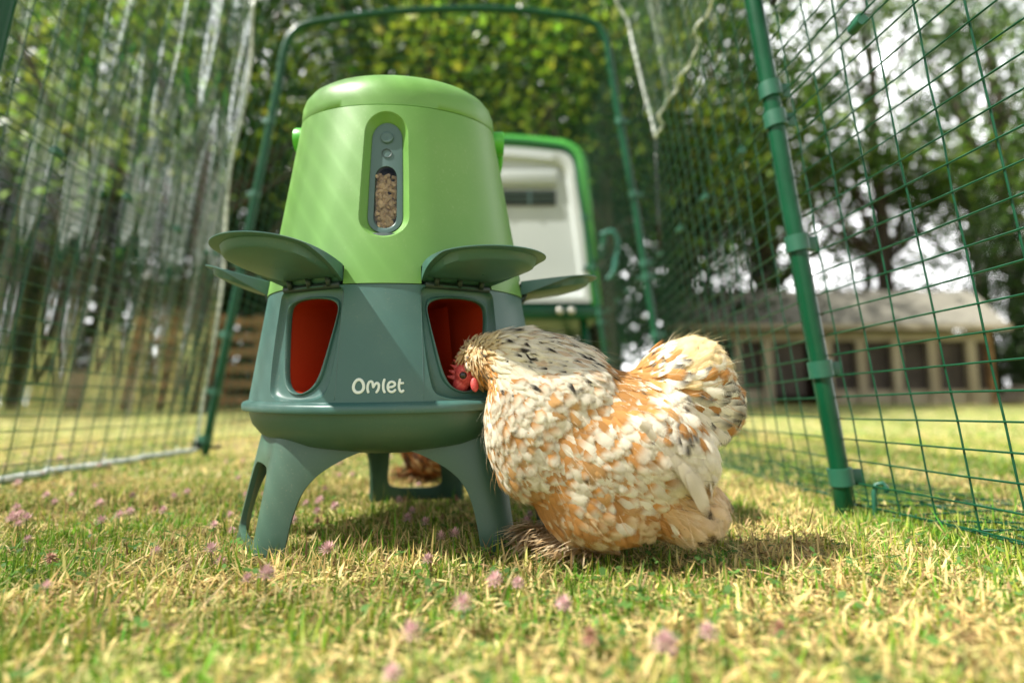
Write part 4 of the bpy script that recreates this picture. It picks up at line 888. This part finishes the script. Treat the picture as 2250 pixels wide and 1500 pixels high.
    prof_round = np.array([.25, .62, .9, 1, .92, .66, .30]); prof_pt = np.array([.4, .85, 1, .85, .55, .3, .08])
    pw = np.where(np.isin(reg, [1, 2, 3])[:, None], prof_pt[None], prof_round[None])
    V = np.zeros((N, 7, 5, 3)); C = np.zeros((N, 7, 5, 3)); UV = np.zeros((N, 7, 5, 2))
    bend = r.normal(0, .12, N); ids = r.integers(0, 50, N)
    for i, ui in enumerate(u):
        h = L_ * (lift * ui - (lift * .55 + L_ * 4.5) * ui * ui) + .0012
        cen = p + t * (L_ * ui)[:, None] + n_ * h[:, None] + s_ * (bend * L_ * ui * ui)[:, None]
        for j, vj in enumerate(vv):
            wj = W0 * .5 * pw[:, i] * vj
            V[:, i, j] = cen + s_ * wj[:, None] - n_ * (abs(wj) * .35 * abs(vj))[:, None] - t * (abs(vj) * W0 * .18 * (ui > .5))[:, None]
            C[:, i, j] = pal(p, np.full(N, ui) + r.normal(0, .03, N), np.full(N, vj), None, reg, r1, r2, r3)
            UV[:, i, j, 0] = ids + min(ui, .98); UV[:, i, j, 1] = vj * .97
    C *= r.uniform(.86, 1.08, (N, 1, 1, 1)); C = np.clip(C, .01, .9)
    k = np.arange(N)[:, None, None] * 35; q = np.arange(6)[:, None] * 5 + np.arange(4)[None]; q = q.reshape(1, -1, 1) + np.array([0, 1, 6, 5])[None, None]
    b = MB(); b.add(V.reshape(-1, 3), [(k + q).reshape(-1, 4)], C.reshape(-1, 3), UV.reshape(-1, 2)); b.build('plumage', M['feather'], root)
    # loose down strands on the cushion, flanks and feet
    m_ = (np.isin(reg, [4, 5, 7]) & (r.random(N) < .25)) | (r.random(N) < .05); P0 = p[m_]; T0 = t[m_]; N0 = n_[m_]; S0 = s_[m_]; l0 = L_[m_]; reps = 3
    P0, T0, N0, S0, l0 = [np.repeat(a, reps, 0) for a in (P0, T0, N0, S0, l0)]; K_ = len(P0); c0 = np.repeat(C[m_][:, 5, 2], reps, 0)
    P0 = P0 + r.normal(0, .003, P0.shape); d = T0 + N0 * r.uniform(.12, .6, (K_, 1)) + S0 * r.normal(0, .3, (K_, 1)); Lh = (l0 * r.uniform(.5, 1.05, K_))[:, None]; wd = .00016
    tip = P0 + d * Lh - N0 * Lh * .12; mid = P0 + d * Lh * .55
    Vh = np.stack([P0 - S0 * wd, P0 + S0 * wd, mid + S0 * wd * .8, mid - S0 * wd * .8, tip], 1); kk = np.arange(K_)[:, None] * 5
    b = MB(); b.add(Vh.reshape(-1, 3), [kk + np.array([[0, 1, 2, 3]]), kk + np.array([[3, 2, 4]])], np.repeat(np.clip(c0 * 1.1, 0, .85), 5, 0)); b.build('down', M['fluff'], root, smooth=False)
    # wing flight feathers on both flanks
    for sy in (-1, 1):
        b = MB()
        for i in range(7):
            a0_ = np.array([.106 + .0062 * i, sy * (.0735 - .0006 * i), .124 - .0066 * i]); ang = R(-30 - 5.5 * i); d = np.array([math.cos(ang), -sy * (.24 - .01 * i), math.sin(ang)]); d /= np.linalg.norm(d); nrm = np.array([.22, sy, .1]); sdv = np.cross(d, nrm); sdv /= np.linalg.norm(sdv)
            Lw = .074 - .0055 * i; uu = np.linspace(0, 1, 9); wv = .0066 * np.array([.5, .8, .95, 1, 1, .97, .88, .65, .2])
            Vw = np.array([[a0_ + d * Lw * q + sdv * wv[j] * w_ + nrm * (.0015 + .0006 * i + .004 * q - .006 * q * q - abs(w_) * .0012) for w_ in vv] for j, q in enumerate(uu)])
            cw = np.array([[np.array([.80, .71, .55]) * (.86 + .07 * (i % 3)) * (1 - .12 * max(0, w_)) for w_ in vv] for q in uu])
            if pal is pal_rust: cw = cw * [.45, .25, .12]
            uvw = np.array([[(i * 3 + min(q, .97), w_ * .6) for w_ in vv] for q in uu]); b.grid(Vw, C=cw.reshape(-1, 3), UV=uvw.reshape(-1, 2))
        b.build('wing_feathers', M['feather'], root)
    # feathered feet: shank, toes and the muff of long feathers
    for sx, sy in ((.034, .030), (.066, -.004)):
        b = MB(); b.tube([(sx + .03, sy, .06), (sx + .012, sy, .028), (sx, sy, .008)], [.008, .0062, .005], 8)
        for a in (-28, 2, 30, 180): b.tube([(sx, sy, .008), (sx - .018 * math.cos(R(a)), sy - .018 * math.sin(R(a)), .0075), (sx - .034 * math.cos(R(a)), sy - .034 * math.sin(R(a)), .004)], [.0042, .0036, .0018], 8)
        ft = b.build('foot', M['beak'], root)
        nfz = 420; c_ = np.stack([sx + r.uniform(-.022, .02, nfz), sy + r.normal(0, .009, nfz), r.uniform(.004, .024, nfz)], -1); az = r.normal(0, .75, nfz); d = np.stack([-np.cos(az), np.sin(az) * .8, r.normal(.0, .16, nfz)], -1); d /= np.linalg.norm(d, axis=1)[:, None]
        sd = np.cross(d, [0, 0, 1.]); Lq = r.uniform(.014, .036, nfz); Wq = r.uniform(.0012, .0034, nfz); V = np.zeros((nfz, 7, 5, 3)); C2 = np.zeros((nfz, 7, 5, 3)); U2 = np.zeros((nfz, 7, 5, 2)); q2 = r.random(nfz)
        for i, ui in enumerate(u):
            cen = c_ + d * (Lq * ui)[:, None] + np.array([0, 0, 1.]) * (Lq * .22 * ui - Lq * .35 * ui * ui)[:, None]
            for j, vj in enumerate(vv):
                V[:, i, j] = cen + sd * (Wq * .5 * vj * prof_round[i])[:, None]; C2[:, i, j] = pal(c_, np.full(nfz, ui), np.full(nfz, vj), None, np.full(nfz, 9), q2, q2, q2); U2[:, i, j, 0] = 3 + min(ui, .98); U2[:, i, j, 1] = vj * .97
        k = np.arange(nfz)[:, None, None] * 35; b = MB(); b.add(V.reshape(-1, 3), [(k + q).reshape(-1, 4)], C2.reshape(-1, 3), U2.reshape(-1, 2)); b.build('foot_feathers', M['feather'], ft)
    if face:
        b = MB(); b.ell((-.047, .0295, .171), (.0110, .0120, .0125), Matrix.Rotation(R(-25), 4, 'Y')); b.ell((-.052, .031, .161), (.0085, .009, .009))
        fo = b.build('face', M['skin_red'], root); bake(fo, ('REMESH', dict(mode='VOXEL', voxel_size=.0010)), ('SMOOTH', dict(factor=.5, iterations=4))); fo.data.polygons.foreach_set('use_smooth', [True] * len(fo.data.polygons))
        for sy, yy in ((-1, .0180), (1, .041)):
            b = MB(); b.ell((-.0485, yy + .0006 * sy, .1695), (.0039, .0020, .0039)); ey = b.build('eye', M['eye'], root)
            b = MB(); t_ = np.linspace(0, 2 * np.pi, 24, endpoint=False); b.tube(np.stack([-.0485 + .0043 * np.cos(t_), yy + .0004 * sy + 0 * t_, .1695 + .0041 * np.sin(t_)], -1), .0007, 8, closed=True); b.build('eyelid', M['skin_red'], ey)
            b = MB(); b.ell((-.0425, yy + .0035 * sy, .1785), (.0034, .0026, .0052), Matrix.Rotation(R(-20), 4, 'Y')); b.build('ear_lobe', M['pale_skin'], root)
            b = MB(); b.ell((-.0350, yy + .0010 * sy, .1745), (.0026, .0022, .0075), Matrix.Rotation(R(30), 4, 'Y')); b.build('cheek_lobe', M['skin_red'], root)
            b = MB(); b.ell((-.037, yy + .003 * sy, .1600), (.0040, .0022, .0070), Matrix.Rotation(R(-8), 4, 'Y')); b.build('wattle', M['skin_red'], root)
        b = MB(); b.tube([(-.053, .031, .158), (-.058, .0315, .151), (-.0605, .032, .144)], [.0055, .0036, .0006], 10); b.build('beak', M['beak'], root)
        b = MB()
        for i in range(6):
            t_ = i / 5; base = np.array([-.061 + .012 * t_, .033, .168 + .024 * t_]); out_ = np.array([-1.0, 0, .35 + .5 * t_]); out_ /= np.linalg.norm(out_); b.tube([base + [.006, 0, -.002], base + out_ * .003, base + out_ * (.0085 - .004 * abs(t_ - .5))], [.0030, .0022, .0006], 8)
        cb = b.build('comb', M['skin_red'], root); bake(cb, ('REMESH', dict(mode='VOXEL', voxel_size=.0009)), ('SMOOTH', dict(factor=.5, iterations=3))); cb.data.polygons.foreach_set('use_smooth', [True] * len(cb.data.polygons))
    return root
hen('hen', 'cream and orange speckled hen with its head in the feeder port', (0, .548, .004), 0, 1, 21, pal_main, 9000)
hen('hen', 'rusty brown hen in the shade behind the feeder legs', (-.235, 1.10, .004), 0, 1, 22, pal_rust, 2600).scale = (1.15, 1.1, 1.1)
